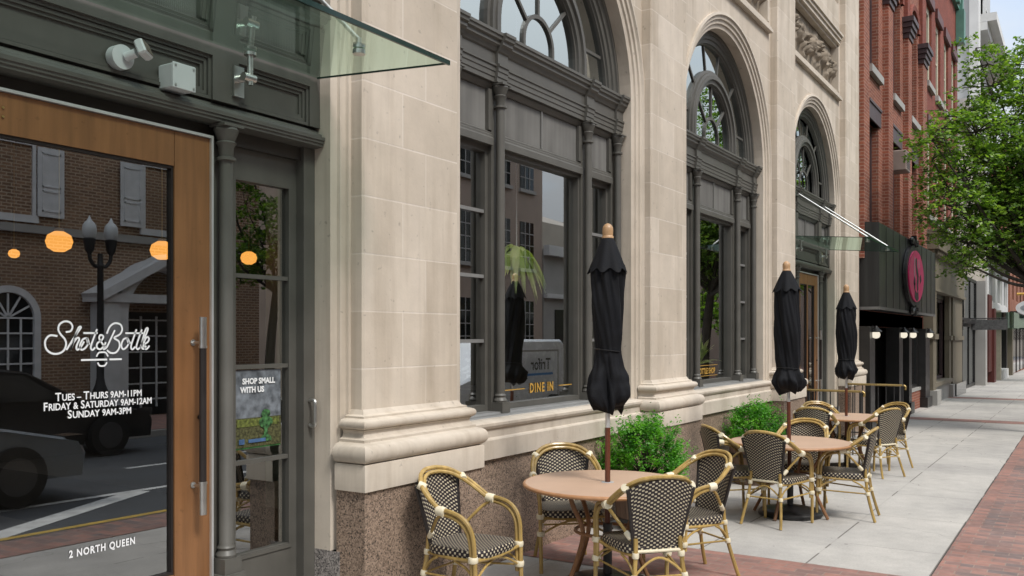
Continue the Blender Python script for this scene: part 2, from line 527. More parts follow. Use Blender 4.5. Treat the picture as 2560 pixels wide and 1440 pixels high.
M['palm'] = m_leaf("house_plant_leaves", (0.28, 0.40, 0.10), (0.5, 0.6, 0.2), (0.8, 0.8, 0.45))
M['skin'] = m_paint("skin", (0.45, 0.25, 0.17), 0.5, 0.05)
M['hair'] = m_paint("dark_hair", (0.015, 0.010, 0.008), 0.6, 0.2)

# table top: pale tan weave
t = NT("tan_table_weave"); p = t.n("TexCoord").outputs["Object"]; x_, y_, z_ = t.xyz(p)
wv = t.math('MULTIPLY', t.math('SINE', t.math('MULTIPLY', t.math('ADD', x_, y_), 420.0)), t.math('SINE', t.math('MULTIPLY', t.math('SUBTRACT', x_, y_), 420.0)))
nz_ = t.noise(p, 3.0, 4)
cc_ = t.mix(1.0, (0.56, 0.385, 0.275), t.ramp(nz_, [(0.3, 0.92), (0.7, 1.06)]), 'MULTIPLY')
cc_ = t.mix(0.5, cc_, t.mix(1.0, cc_, t.ramp(wv, [(0.0, 0.8), (0.6, 1.08)]), 'MULTIPLY'))
M['tabletop'] = t.done(cc_, 0.42, 0, t.bump(wv, 0.15, 0.002), 0.5)

# concrete pavement: slabs 0.87 m deep, worn joints, gum spots
t = NT("concrete_slabs"); p = t.pos(); x_, y_, z_ = t.xyz(p)
def joint(t, v, org, step, w):
    f = t.math('FRACT', t.math('DIVIDE', t.math('SUBTRACT', v, org - 40 * step), step))
    d = t.math('MULTIPLY', t.math('MINIMUM', f, t.math('SUBTRACT', 1.0, f)), step)
    return t.math('LESS_THAN', d, w)
worn = t.noise(t.comb(t.math('MULTIPLY', x_, 1.0), t.math('MULTIPLY', y_, 1.0), 0.0), 1.15, 2)
j1 = t.math('MULTIPLY', joint(t, y_, 0.953, 0.87, 0.007), t.math('MULTIPLY_ADD', t.math('GREATER_THAN', worn, 0.47), 0.75, 0.15))
j2 = t.math('MULTIPLY', joint(t, x_, 11.13, 1.52, 0.006), t.math('MULTIPLY_ADD', t.math('GREATER_THAN', worn, 0.52), 0.45, 0.05))
j = t.math('MAXIMUM', j1, j2)
big = t.noise(p, 0.55, 5, 0.6); fin = t.noise(p, 70, 3, 0.7); mid = t.noise(p, 4.5, 5, 0.65)
cc_ = t.mix(1.0, (0.455, 0.436, 0.41), t.ramp(big, [(0.28, (0.72, 0.72, 0.73)), (0.55, (1.0, 1.0, 0.99)), (0.75, (1.1, 1.09, 1.07))]), 'MULTIPLY')
cc_ = t.mix(1.0, cc_, t.ramp(mid, [(0.28, 0.87), (0.7, 1.06)]), 'MULTIPLY')
cc_ = t.mix(1.0, cc_, t.ramp(fin, [(0.25, 0.86), (0.75, 1.1)]), 'MULTIPLY')
vv = t.n("TexVoronoi", Vector=p, Scale=2.6)
gum = t.math('MULTIPLY', t.math('LESS_THAN', vv.outputs["Distance"], 0.045), t.math('GREATER_THAN', t.n("SeparateColor", i0=vv.outputs["Color"]).outputs[0], 0.45))
vv2 = t.n("TexVoronoi", Vector=p, Scale=5.3)
gum2 = t.math('MULTIPLY', t.math('LESS_THAN', vv2.outputs["Distance"], 0.06), t.math('GREATER_THAN', t.n("SeparateColor", i0=vv2.outputs["Color"]).outputs[1], 0.62))
spots = t.ramp(t.noise(p, 9, 4, 0.7), [(0.66, 0.0), (0.76, 1.0)])
cc_ = t.mix(t.math('MULTIPLY', spots, 0.55), cc_, (0.2, 0.185, 0.165))
cc_ = t.mix(t.math('MULTIPLY', t.math('MAXIMUM', gum, gum2), 0.65), cc_, (0.14, 0.135, 0.13))
crk = t.n("TexVoronoi", {"feature": 'DISTANCE_TO_EDGE'}, Vector=t.n("VectorMath", {"operation": 'ADD'}, i0=p, i1=t.n("TexNoise", Vector=p, Scale=1.4, Detail=4).outputs["Color"]).outputs[0], Scale=0.33).outputs["Distance"]
cc_ = t.mix(t.math('MULTIPLY', t.math('LESS_THAN', crk, 0.0022), 0.35), cc_, (0.12, 0.11, 0.10))
cc_ = t.mix(t.math('MULTIPLY', j, 0.85), cc_, (0.10, 0.09, 0.08))
h_ = t.math('SUBTRACT', t.math('MULTIPLY', fin, 0.3), j)
M['concrete'] = t.done(cc_, 0.85, 0, t.bump(h_, 0.4, 0.006), 0.3)

PAVE_A, PAVE_B, PAVE_M = (0.335, 0.182, 0.148), (0.235, 0.145, 0.125), (0.27, 0.20, 0.17)
M['paver'] = m_brick("paving_brick", PAVE_A, (0.17, 0.135, 0.13), PAVE_M, 0.203, 0.102, 0.005, 'ground_t', 0.85, 0.4, 2, 0.5, 0.22)
M['paver_band'] = m_brick("band_brick", (0.34, 0.178, 0.143), (0.22, 0.14, 0.125), PAVE_M, 0.203, 0.102, 0.005, 'ground_t', 0.85, 0.4, 2, 0.5, 0.2)
M['redbrick'] = m_brick("red_brick", (0.30, 0.098, 0.058), (0.20, 0.062, 0.042), (0.33, 0.20, 0.15), 0.215, 0.072, 0.009)
M['redbrick2'] = m_brick("painted_red_brick", (0.25, 0.072, 0.05), (0.20, 0.06, 0.045), (0.2, 0.075, 0.055), 0.215, 0.072, 0.007)
M['orangebrick'] = m_brick("orange_brick", (0.33, 0.12, 0.07), (0.26, 0.09, 0.055), (0.3, 0.19, 0.14), 0.215, 0.072, 0.009)
M['oldbrick'] = m_brick("old_brown_brick", (0.33, 0.19, 0.11), (0.18, 0.10, 0.062), (0.46, 0.37, 0.28), 0.215, 0.075, 0.014)
M['asphalt'] = m_paint("asphalt", (0.062, 0.066, 0.072), 0.9, 0.25, 1.2, 0.4)
M['roadwhite'] = m_paint("road_paint_white", (0.62, 0.62, 0.60), 0.8, 0.2)
M['roadyellow'] = m_paint("kerb_paint_yellow", (0.50, 0.33, 0.06), 0.8, 0.25)
M['tan'] = m_paint("olive_tan_paint", (0.175, 0.150, 0.108), 0.55, 0.1, 3)
M['beige'] = m_paint("beige_render", (0.40, 0.355, 0.30), 0.8, 0.1, 1.0)
M['tower'] = m_paint("pale_grey_render", (0.46, 0.47, 0.47), 0.8, 0.12, 0.35)
M['tower_lt'] = m_paint("white_stone", (0.62, 0.62, 0.61), 0.7, 0.12, 1.0)
M['cream'] = m_paint("cream_window_paint", (0.55, 0.50, 0.38), 0.5, 0.08)
M['green_cop'] = m_paint("green_cornice_paint", (0.10, 0.24, 0.19), 0.5, 0.2, 3)
M['taupe'] = m_paint("taupe_render", (0.36, 0.285, 0.235), 0.8, 0.12, 0.8)
M['greystone'] = m_paint("grey_stone", (0.36, 0.35, 0.33), 0.8, 0.15, 0.8)
M['pink'] = m_paint("pink_sign_paint", (0.78, 0.02, 0.17), 0.4, 0.15)
M['pinklite'] = m_paint("pale_pink_paint", (0.62, 0.30, 0.36), 0.5, 0.2)
M['car_dark'] = m_paint("black_car_paint", (0.010, 0.011, 0.013), 0.18, 0.05)
M['car_grey'] = m_paint("grey_car_paint", (0.17, 0.195, 0.22), 0.2, 0.05)
M['car_white'] = m_paint("white_van_paint", (0.70, 0.72, 0.74), 0.25, 0.04)
M['rubber'] = m_paint("rubber", (0.012, 0.012, 0.012), 0.8, 0.2)
M['carglass'] = m_paint("car_glass", (0.01, 0.013, 0.015), 0.05, 0.0)
M['rim'] = m_paint("dark_alloy", (0.09, 0.09, 0.095), 0.35, 0.1, metal=0.5)
M['zinc'] = m_paint("weathered_dark_metal", (0.030, 0.031, 0.031), 0.38, 0.3, 1.2, 0.1, metal=0.25, streak=0.75)
M['bronze'] = m_paint("dark_red_paint", (0.085, 0.016, 0.012), 0.5, 0.15)

# ================================================================== the setting: ground
def sheet(name, x0, x1, y0, y1, off, mat, kind="structure", thick=0.0):
    mb = MB()
    if thick:
        b = len(mb.v)
        for (x, y) in ((x0, y0), (x1, y0), (x1, y1), (x0, y1)): mb.v.append((x, y, gz(x) + off - thick))
        for (x, y) in ((x0, y0), (x1, y0), (x1, y1), (x0, y1)): mb.v.append((x, y, gz(x) + off))
        for q in ((0,3,2,1),(4,5,6,7),(0,1,5,4),(1,2,6,5),(2,3,7,6),(3,0,4,7)): mb.face([b + i for i in q])
    else:
        mb.poly([(x0, y0, gz(x0) + off), (x1, y0, gz(x1) + off), (x1, y1, gz(x1) + off), (x0, y1, gz(x0) + off)])
    o = mb.build(name, mat)
    o["kind"] = kind
    return o

sheet("ground", -300, 900, -500, 500, -0.165, M['asphalt'])
sheet("street", -60, 300, -7.2, 0.24, -0.135, M['asphalt'])
sheet("kerb", -60, 300, 0.24, 0.34, 0.0, M['greystone'], thick=0.15)
sheet("brick_verge", -60, 300, 0.34, 0.945, -0.003, M['paver'], thick=0.1)
sheet("brick_border", -60, 300, 0.80, 0.94, 0.001, M['paver_band'])
sheet("pavement", -60, 300, 0.953, 4.3, 0.0, M['concrete'], thick=0.12)
for xa, xb in ((6.15, 7.15), (22.55, 23.35), (32.6, 33.5)):
    sheet("brick_band", xa, xb, 0.957, 3.9, 0.004, M['paver_band'])
sheet("opposite_pavement", -60, 300, -10.2, -7.2, 0.0, M['paver_band'], thick=0.13)
sheet("opposite_kerb", -60, 300, -7.2, -7.08, -0.012, M['greystone'], thick=0.12)

mb = MB()
def stripe(mb, a, b, w, off=-0.131):
    a = Vector(a); b = Vector(b); d = (b - a).normalized(); n = Vector((-d.y, d.x)) * (w / 2)
    mb.poly([(q.x, q.y, gz(q.x) + off) for q in (a + n, b + n, b - n, a - n)])
stripe(mb, (4.2, -0.35), (6.9, -1.7), 0.26)
stripe(mb, (4.0, -1.75), (10.6, -1.75), 0.12)
stripe(mb, (4.0, -3.6), (6.6, -3.6), 0.12)
stripe(mb, (8.0, -3.6), (11, -3.6), 0.12)
o = mb.build("road_markings", M['roadwhite']); o["kind"] = "structure"
mb = MB()
mb.poly([(1.5, 0.235, gz(1.5) - 0.004 - 0.10), (9, 0.235, gz(9) - 0.104), (9, 0.235, gz(9) + 0.002), (1.5, 0.235, gz(1.5) + 0.002)])
mb.poly([(1.5, 0.235, gz(1.5) + 0.004), (9, 0.235, gz(9) + 0.004), (9, 0.33, gz(9) + 0.004), (1.5, 0.33, gz(1.5) + 0.004)])
o = mb.build("kerb_paint", M['roadyellow']); o["kind"] = "structure"

# ================================================================== the limestone building
YW, YP = 3.86, 3.75                       # wall face, pilaster face
ZS = 4.08                                 # springing of the arches
bank = thing("limestone_building", "pale limestone bank building with arched windows, pilasters and brown granite plinth", "building", (9.0, 3.86, 0))
OPEN = [(2.03, 2.045, 'door'), (6.94, 1.50, 'window'), (11.39, 1.56, 'window'), (15.87, 1.54, 'door')]
PIL = [(-1.1, -0.12), (4.20, 5.20), (8.60, 9.58), (13.16, 14.11), (17.63, 18.68)]
ZTOP = 13.0
BW = 0.19                                 # width of the moulded architrave round each opening

def arch_wall(mb, x0, x1, ztop, xc, r, zb, y, zs=ZS, nn=40):
    mb.poly([(x0, y, zb), (xc - r, y, zb), (xc - r, y, zs), (xc - r, y, ztop), (x0, y, ztop)])
    mb.poly([(xc + r, y, zb), (x1, y, zb), (x1, y, ztop), (xc + r, y, ztop), (xc + r, y, zs)])
    for i in range(nn):
        a0, a1 = PI - PI * i / nn, PI - PI * (i + 1) / nn
        p0 = (xc + r * math.cos(a0), zs + r * math.sin(a0)); p1 = (xc + r * math.cos(a1), zs + r * math.sin(a1))
        mb.poly([(p0[0], y, p0[1]), (p1[0], y, p1[1]), (p1[0], y, ztop), (p0[0], y, ztop)])

def arch_path(xc, r, zb, zs=ZS, nn=48):
    P = [(xc - r, zb, -1, 0)]
    for i in range(nn + 1):
        a = PI - PI * i / nn
        P.append((xc + r * math.cos(a), zs + r * math.sin(a), math.cos(a), math.sin(a)))
    P.append((xc + r, zb, 1, 0))
    return P

bays = []
edges = [-3.0, 4.70, 9.09, 13.63, 19.35]
ZPAN0, ZPAN1 = 6.16, 7.12
for i, (xc, r, kind) in enumerate(OPEN):
    mb = MB()
    x0, x1 = edges[i], edges[i + 1]
    zb = 0.38 if kind == 'door' else 1.05
    arch_wall(mb, x0, x1, ZPAN0, xc, r + BW, zb, YW)
    # the recessed panel above the arch, then the storey above it with its tall window
    pl, pr = PIL[i][1] + 0.12, PIL[i + 1][0] - 0.12
    mb.poly([(x0, YW, ZPAN0), (pl, YW, ZPAN0), (pl, YW, ZTOP), (x0, YW, ZTOP)])
    mb.poly([(pr, YW, ZPAN0), (x1, YW, ZPAN0), (x1, YW, ZTOP), (pr, YW, ZTOP)])
    mb.poly([(pl, YW, ZPAN1 + 0.2), (pr, YW, ZPAN1 + 0.2), (pr, YW, 7.9), (pl, YW, 7.9)])
    mb.poly([(pl, YW, 11.3), (pr, YW, 11.3), (pr, YW, ZTOP), (pl, YW, ZTOP)])
    for xx in (pl, pr):
        mb.poly([(xx, YW, 7.9), (xx, YW + 0.45, 7.9), (xx, YW + 0.45, 11.3), (xx, YW, 11.3)])
    mb.poly([(pl, YW, 7.9), (pr, YW, 7.9), (pr, YW + 0.45, 7.9), (pl, YW + 0.45, 7.9)])
    mb.poly([(pl, YW, 11.3), (pr, YW, 11.3), (pr, YW + 0.45, 11.3), (pl, YW + 0.45, 11.3)])
    w = mb.build("wall", M['stone'], bank, world=True)
    # moulded architrave and reveal
    mb = MB()
    prof = [(BW, YW), (BW, YW - 0.028), (BW - 0.035, YW - 0.034), (BW - 0.05, YW - 0.012), (BW - 0.085, YW - 0.008), (BW - 0.09, YW + 0.012),
            (0.055, YW + 0.016), (0.05, YW + 0.035), (0.0, YW + 0.045), (0.0, YW + 0.20)]
    mb.sweep(arch_path(xc, r, zb), prof)
    mb.build("architrave", M['stone_plain'], bank, world=True)
    # relief panel in its frame
    if i > 0:
        mb = MB()
        for (za, zc, yo) in ((ZPAN0 - 0.06, ZPAN0 - 0.02, 0.07), (ZPAN0 - 0.02, ZPAN0 + 0.03, 0.045), (ZPAN0 + 0.03, ZPAN0 + 0.08, 0.02), (ZPAN0 + 0.08, ZPAN0 + 0.11, -0.02),
                             (ZPAN1 - 0.02, ZPAN1 + 0.03, -0.02), (ZPAN1 + 0.03, ZPAN1 + 0.1, 0.03), (ZPAN1 + 0.1, ZPAN1 + 0.16, 0.06), (ZPAN1 + 0.16, ZPAN1 + 0.2, 0.09)):
            mb.box(pl - 0.03, pr + 0.03, YW - yo, YW + 0.14, za, zc)
        for xx in (pl - 0.03, pr - 0.05):
            mb.box(xx, xx + 0.08, YW - 0.012, YW + 0.14, ZPAN0 + 0.11, ZPAN1 - 0.02)
        mb.build("panel_moulding", M['stone_plain'], bank, world=True)
        mb = MB()
        nx, nz = 150, 50
        xa, xb, za, zb_ = pl + 0.05, pr - 0.05, ZPAN0 + 0.11, ZPAN1 - 0.02
        W_, H_ = xb - xa, zb_ - za
        for jz in range(nz + 1):
            for jx in range(nx + 1):
                u = jx / nx * W_; v = (jz / nz - 0.5) * H_
                hh = 0.0
                for k in range(4):                     # acanthus scrolls either side of a cartouche
                    cx_ = W_ * (0.12 + 0.255 * k); sg = 1 if k % 2 else -1
                    du, dv = u - cx_, v + 0.05 * sg
                    rr = math.hypot(du, dv); an = math.atan2(dv, du)
                    sp = 0.5 + 0.5 * math.cos(rr * 30 - sg * an * 2)
                    hh = max(hh, math.exp(-(rr / 0.27) ** 4) * (0.35 + 0.65 * sp) * (0.75 + 0.25 * math.cos(an * 7 + k)))
                    rr2 = math.hypot(u - (cx_ + 0.127 * W_), v * 0.7)
                    hh = max(hh, 0.9 * math.exp(-(rr2 / 0.13) ** 4) * (0.7 + 0.3 * math.cos(rr2 * 70)))
                leaf = 0.5 + 0.5 * math.sin(u * 31 + math.sin(v * 17) * 2.0) * math.cos(v * 26 + math.sin(u * 9) * 1.5)
                hh = min(1.0, hh * (0.75 + 0.5 * leaf))
                mb.v.append((xa + u, YW + 0.12 - 0.15 * hh, za + jz / nz * H_))
        for jz in range(nz):
            for jx in range(nx):
                a = jz * (nx + 1) + jx
                mb.face((a, a + 1, a + nx + 2, a + nx + 1))
        mb.build("carved_relief", m_paint("weathered_relief_stone", (0.25, 0.205, 0.155), 0.85, 0.45, 7) if i == 1 else bpy.data.materials["weathered_relief_stone"], bank, smooth=True, world=True)
    # upper window
    mb = MB()
    mb.box(pl, pr, YW + 0.42, YW + 0.5, 7.9, 11.3)
    up = mb.build("upper_window", M['grey_dark'], bank, world=True)
    mb = MB(); mb.poly([(pl + 0.15, YW + 0.415, 8.1), (pr - 0.15, YW + 0.415, 8.1), (pr - 0.15, YW + 0.415, 11.1), (pl + 0.15, YW + 0.415, 11.1)])
    mb.build("pane", M['carglass'], up)
    mb = MB()
    for k in range(1, 4):
        xx = pl + (pr - pl) * k / 4
        mb.box(xx - 0.07, xx + 0.07, YW + 0.2, YW + 0.41, 7.9, 11.3)
    mb.build("mullion", M['stone_plain'], up)

# gable wall and roof edge so the block reads as a solid from the side
mb = MB()
mb.poly([(19.35, YW, -1), (19.35, 14, -1), (19.35, 14, ZTOP), (19.35, YW, ZTOP)])
mb.poly([(-3, YW, -1), (-3, YW, ZTOP), (-3, 14, ZTOP), (-3, 14, -1)])
mb.poly([(-3, YW, ZTOP), (19.35, YW, ZTOP), (19.35, 14, ZTOP), (-3, 14, ZTOP)])
mb.poly([(-3, 14, -1), (19.35, 14, -1), (19.35, 14, ZTOP), (-3, 14, ZTOP)])
mb.build("side_wall", M['stone'], bank, world=True)

# pilasters with their moulded bases and granite plinth blocks
def base_profile():
    P = [(0.135, 0.762), (0.135, 0.915), (0.128, 0.925)]
    for k in range(9):
        a = -PI / 2 + PI * k / 8
        P.append((0.105 + 0.052 * math.cos(a), 0.987 + 0.06 * math.sin(a)))
    P += [(0.092, 1.052), (0.092, 1.068), (0.07, 1.078), (0.058, 1.10), (0.062, 1.118), (0.072, 1.125)]
    for k in range(7):
        a = -PI / 2 + PI * k / 6
        P.append((0.065 + 0.03 * math.cos(a), 1.158 + 0.031 * math.sin(a)))
    P += [(0.045, 1.194), (0.045, 1.206), (0.018, 1.215), (0.0, 1.245)]
    return P
for (a, b) in PIL:
    mb = MB()
    c_ = 0.012
    mb.extr_z([(a, YW), (a, YP + c_), (a + c_, YP), (b - c_, YP), (b, YP + c_), (b, YW)], 1.24, ZTOP)
    pil = mb.build("pilaster", M['stone'], bank, world=True)
    mb = MB()
    P = base_profile(); n = len(P); b0 = 0
    cor = lambda o: [(a - o, YW), (a - o, YP - o), (b + o, YP - o), (b + o, YW)]
    for (o_, z) in P:
        for (x, y) in cor(o_): mb.v.append((x, y, z))
    for i in range(n - 1):
        for k in range(3):
            mb.face((i*4 + k, i*4 + k + 1, (i+1)*4 + k + 1, (i+1)*4 + k))
    mb.face([(n-1)*4 + k for k in range(4)]); mb.face([3, 2, 1, 0])
    mb.build("pilaster_base", M['stone_plain'], pil, smooth=True, angle=35)
    mb = MB()
    o_ = 0.118
    mb.box(a - o_, b + o_, YP - o_, YW, gz(a) - 0.3, 0.762)
    mb.build("plinth_block", M['granite'], pil)

# plinth course, stone sill course below each window; granite feet below each doorway jamb
for i, (xc, r, kind) in enumerate(OPEN):
    xl, xr = PIL[i][1] + 0.118, PIL[i + 1][0] - 0.118
    if kind == 'window':
        mb = MB(); mb.box(xl, xr, 3.828, 4.2, gz(xl) - 0.3, 0.762); mb.build("plinth", M['granite'], bank, world=True)
        mb = MB()
        prof = [(4.1, 0.762), (3.795, 0.762), (3.795, 0.905), (3.80, 0.915), (3.815, 0.925), (3.815, 0.985), (3.80, 0.995), (3.79, 1.015), (3.79, 1.035), (3.80, 1.045), (3.84, 1.055), (4.1, 1.07)]
        mb.extr_x(prof, xl, xr)
        mb.build("sill_course", M['stone_plain'], bank, world=True)
    else:
        for (x0, x1) in ((PIL[i][1] + 0.118, xc - r), (xc + r, PIL[i + 1][0] - 0.118)):
            mb = MB(); mb.box(x0, x1 - 0.002, YW - 0.03, 4.1, gz(x0) - 0.3, 0.38); mb.build("jamb_foot", M['granite_grey'], bank, world=True)
mb = MB(); mb.box(18.68 + 0.12, 19.35, 3.82, 4.2, -0.6, 0.762); mb.build("plinth", M['granite'], bank, world=True)
mb = MB(); mb.extr_x([(4.1, 0.762), (3.795, 0.762), (3.795, 0.905), (3.815, 0.925), (3.815, 0.985), (3.79, 1.015), (3.79, 1.035), (3.84, 1.06), (4.1, 1.07)], 18.8, 19.35); mb.build("sill_course", M['stone_plain'], bank, world=True)

# ------------------------------------------------------------------ cast metal window units
CORN = [(4.06, 4.145), (3.85, 4.140), (3.85, 4.116), (3.864, 4.111), (3.868, 4.086), (3.895, 4.076), (3.895, 4.05), (3.925, 4.032), (3.945, 4.003), (3.965, 3.993),
        (3.965, 3.908), (3.942, 3.902), (3.942, 3.886), (3.957, 3.88), (3.957, 3.846), (3.967, 3.84), (3.967, 3.803), (3.977, 3.797), (3.977, 3.762), (4.06, 3.755)]
def shift(prof, dy): return [((4.0 + (y - 4.0) * 0.72 + dy + 0.012 if y < 4.05 else y), z) for (y, z) in prof]

def disk_light(mb, xc, r, zb, zs, y, n=40):
    pts = [(xc - r, y, zb)] + [(xc + r * math.cos(PI - PI * k / n), y, zs + r * math.sin(PI - PI * k / n)) for k in range(n + 1)] + [(xc + r, y, zb)]
    mb.poly(pts)

def bar(mb, a, b, w, y0, y1):
    """straight muntin in the XZ plane"""
    a = Vector((a[0], a[1])); b = Vector((b[0], b[1])); d = (b - a).normalized(); n = Vector((-d.y, d.x)) * (w / 2)
    q = [a - n, b - n, b + n, a + n]; s = len(mb.v)
    for y in (y0, y1):
        for p in q: mb.v.append((p.x, y, p.y))
    for f in ((0,1,2,3),(7,6,5,4),(0,4,5,1),(1,5,6,2),(2,6,7,3),(3,7,4,0)): mb.face([s + i for i in f])

def unit_top(xc, r, frame, wf):
    """arched light above the cornice: rings and muntins go into the frame mesh; returns glass radius"""
    frame.sweep(arch_path(xc, r, 4.10, ZS, 48)[1:-1] if False else arch_path(xc, r, 4.10),
                [(0, 4.06), (0, 3.995), (-0.05, 3.99), (-0.055, 4.01), (-0.10, 4.015), (-0.105, 4.035), (-0.15, 4.04), (-0.155, 4.06), (-0.17, 4.065), (-0.175, 4.10)])
    zc2 = 4.30; ro, ri = 0.86, 0.665
    P = [(xc - 1, 4.12, -1, 0)]
    P = [(xc, 4.12, -1, 0)] + [(xc, zc2, math.cos(PI - PI * k / 36), math.sin(PI - PI * k / 36)) for k in range(37)] + [(xc, 4.12, 1, 0)]
    frame.sweep(P, [(ro, 4.10), (ro, 4.055), (ro - 0.03, 4.05), (ro - 0.035, 4.025), (ro - 0.07, 4.02), (ro - 0.075, 4.005), (ro - 0.12, 4.005), (ro - 0.125, 4.03), (ri + 0.02, 4.035), (ri + 0.015, 4.06), (ri, 4.065), (ri, 4.10)])
    for an in (14, 44, 76, 104, 136, 166):
        a = math.radians(an); ca, sa = math.cos(a), math.sin(a)
        rout = r - 0.17 if 30 < an < 150 else (r - 0.17)
        # length to the outer ring measured from the inner ring's centre
        t_ = ro - 0.02
        while True:
            x, z = t_ * ca, zc2 + t_ * sa
            if math.hypot(x, z - ZS) > rout or t_ > 2.2: break
            t_ += 0.01
        if an < 20: bar(frame, (xc + (ro - 0.02) * ca, zc2 + 0.21), (xc + t_ * ca, zc2 + 0.21), 0.030, 4.078, 4.097)
        elif an > 160: bar(frame, (xc + (ro - 0.02) * ca, zc2 + 0.21), (xc + t_ * ca, zc2 + 0.21), 0.030, 4.078, 4.097)
        else: bar(frame, (xc + (ro - 0.02) * ca, zc2 + (ro - 0.02) * sa), (xc + t_ * ca, zc2 + t_ * sa), 0.030, 4.078, 4.097)
    rs = 0.27
    P = [(xc, 4.12, -1, 0)] + [(xc, zc2, math.cos(PI - PI * k / 20), math.sin(PI - PI * k / 20)) for k in range(21)] + [(xc, 4.12, 1, 0)]
    frame.sweep(P, [(rs, 4.098), (rs, 4.072), (rs - 0.036, 4.072), (rs - 0.036, 4.098)])
    for an in (42, 90, 138):
        a = math.radians(an)
        bar(frame, (xc + rs * math.cos(a) * 0.95, zc2 + rs * math.sin(a) * 0.95), (xc + ri * math.cos(a), zc2 + ri * math.sin(a)), 0.028, 4.076, 4.097)

def add_cornice(parent, xl, xr, cols):
    xs = [xl]; mb = MB()
    hw = 0.075
    segs = []
    cur = xl
    for c in sorted(cols):
        a, b = max(xl, c - hw), min(xr, c + hw)
        if a > cur + 0.01: segs.append((cur, a, 0.0))
        segs.append((a, b, -0.028)); cur = b
    if cur < xr - 0.01: segs.append((cur, xr, 0.0))
    for (a, b, d) in segs: mb.extr_x(shift(CORN, d), a, b)
    return mb.build("cornice", M['grey'], parent)

def add_column(parent, x, z0, z1, y=3.985, r=0.038):
    mb = MB()
    mb.box(x - 0.058, x + 0.058, y - 0.058, y + 0.06, z0, z0 + 0.085)
    mb.lathe([(0.055, z0 + 0.085), (0.058, z0 + 0.10), (0.05, z0 + 0.115), (0.042, z0 + 0.125), (0.05, z0 + 0.14), (r, z0 + 0.155), (r * 0.95, z1 - 0.20), (r + 0.014, z1 - 0.195),
              (r + 0.014, z1 - 0.18), (r * 0.95, z1 - 0.175), (r + 0.004, z1 - 0.12), (r + 0.016, z1 - 0.10), (r + 0.006, z1 - 0.09), (r + 0.022, z1 - 0.05), (r + 0.03, z1 - 0.03), (r + 0.026, z1 - 0.015)], (x, y, 0), 14)
    mb.box(x - 0.068, x + 0.068, y - 0.068, y + 0.06, z1 - 0.015, z1)
    mb.build("column", M['grey'], parent, smooth=True, angle=35)

def spandrel(parent, xa, xb, z0=3.25, z1=3.755):
    mb = MB()
    mb.extr_x([(4.05, z0), (4.01, z0), (4.01, z0 + 0.055), (4.02, z0 + 0.07), (4.02, z0 + 0.085), (4.035, z0 + 0.095), (4.035, z0 + 0.11), (4.048, z0 + 0.12), (4.07, z0 + 0.125), (4.10, z0 + 0.125), (4.10, z0)], xa, xb)
    mb.extr_x([(4.10, z1 - 0.045), (4.05, z1 - 0.045), (4.03, z1 - 0.02), (4.02, z1 - 0.001), (4.10, z1 - 0.001)], xa, xb)
    for x in (xa, xb - 0.045): mb.box(x, x + 0.045, 4.03, 4.10, z0 + 0.125, z1 - 0.045)
    mb.build("spandrel_panel", M['grey'], parent)
    mb = MB()
    xa2, xb2 = xa + 0.045, xb - 0.045
    n = max(6, int((xb2 - xa2) / 0.013))
    for k in range(n):
        x0 = xa2 + (xb2 - xa2) * k / n; x1 = xa2 + (xb2 - xa2) * (k + 1) / n; xm = (x0 + x1) / 2
        za, zb = z0 + 0.125, z1 - 0.045
        mb.poly([(x0, 4.066, za), (xm, 4.060, za), (xm, 4.060, zb), (x0, 4.066, zb)])
        mb.poly([(xm, 4.060, za), (x1, 4.066, za), (x1, 4.066, zb), (xm, 4.060, zb)])
    if xb - xa > 0.9:
        xm = (xa + xb) / 2
        mb.box(xm - 0.012, xm + 0.012, 4.045, 4.059, z0 + 0.125, z1 - 0.045)
    mb.build("fluted_infill", M['panel'], parent)

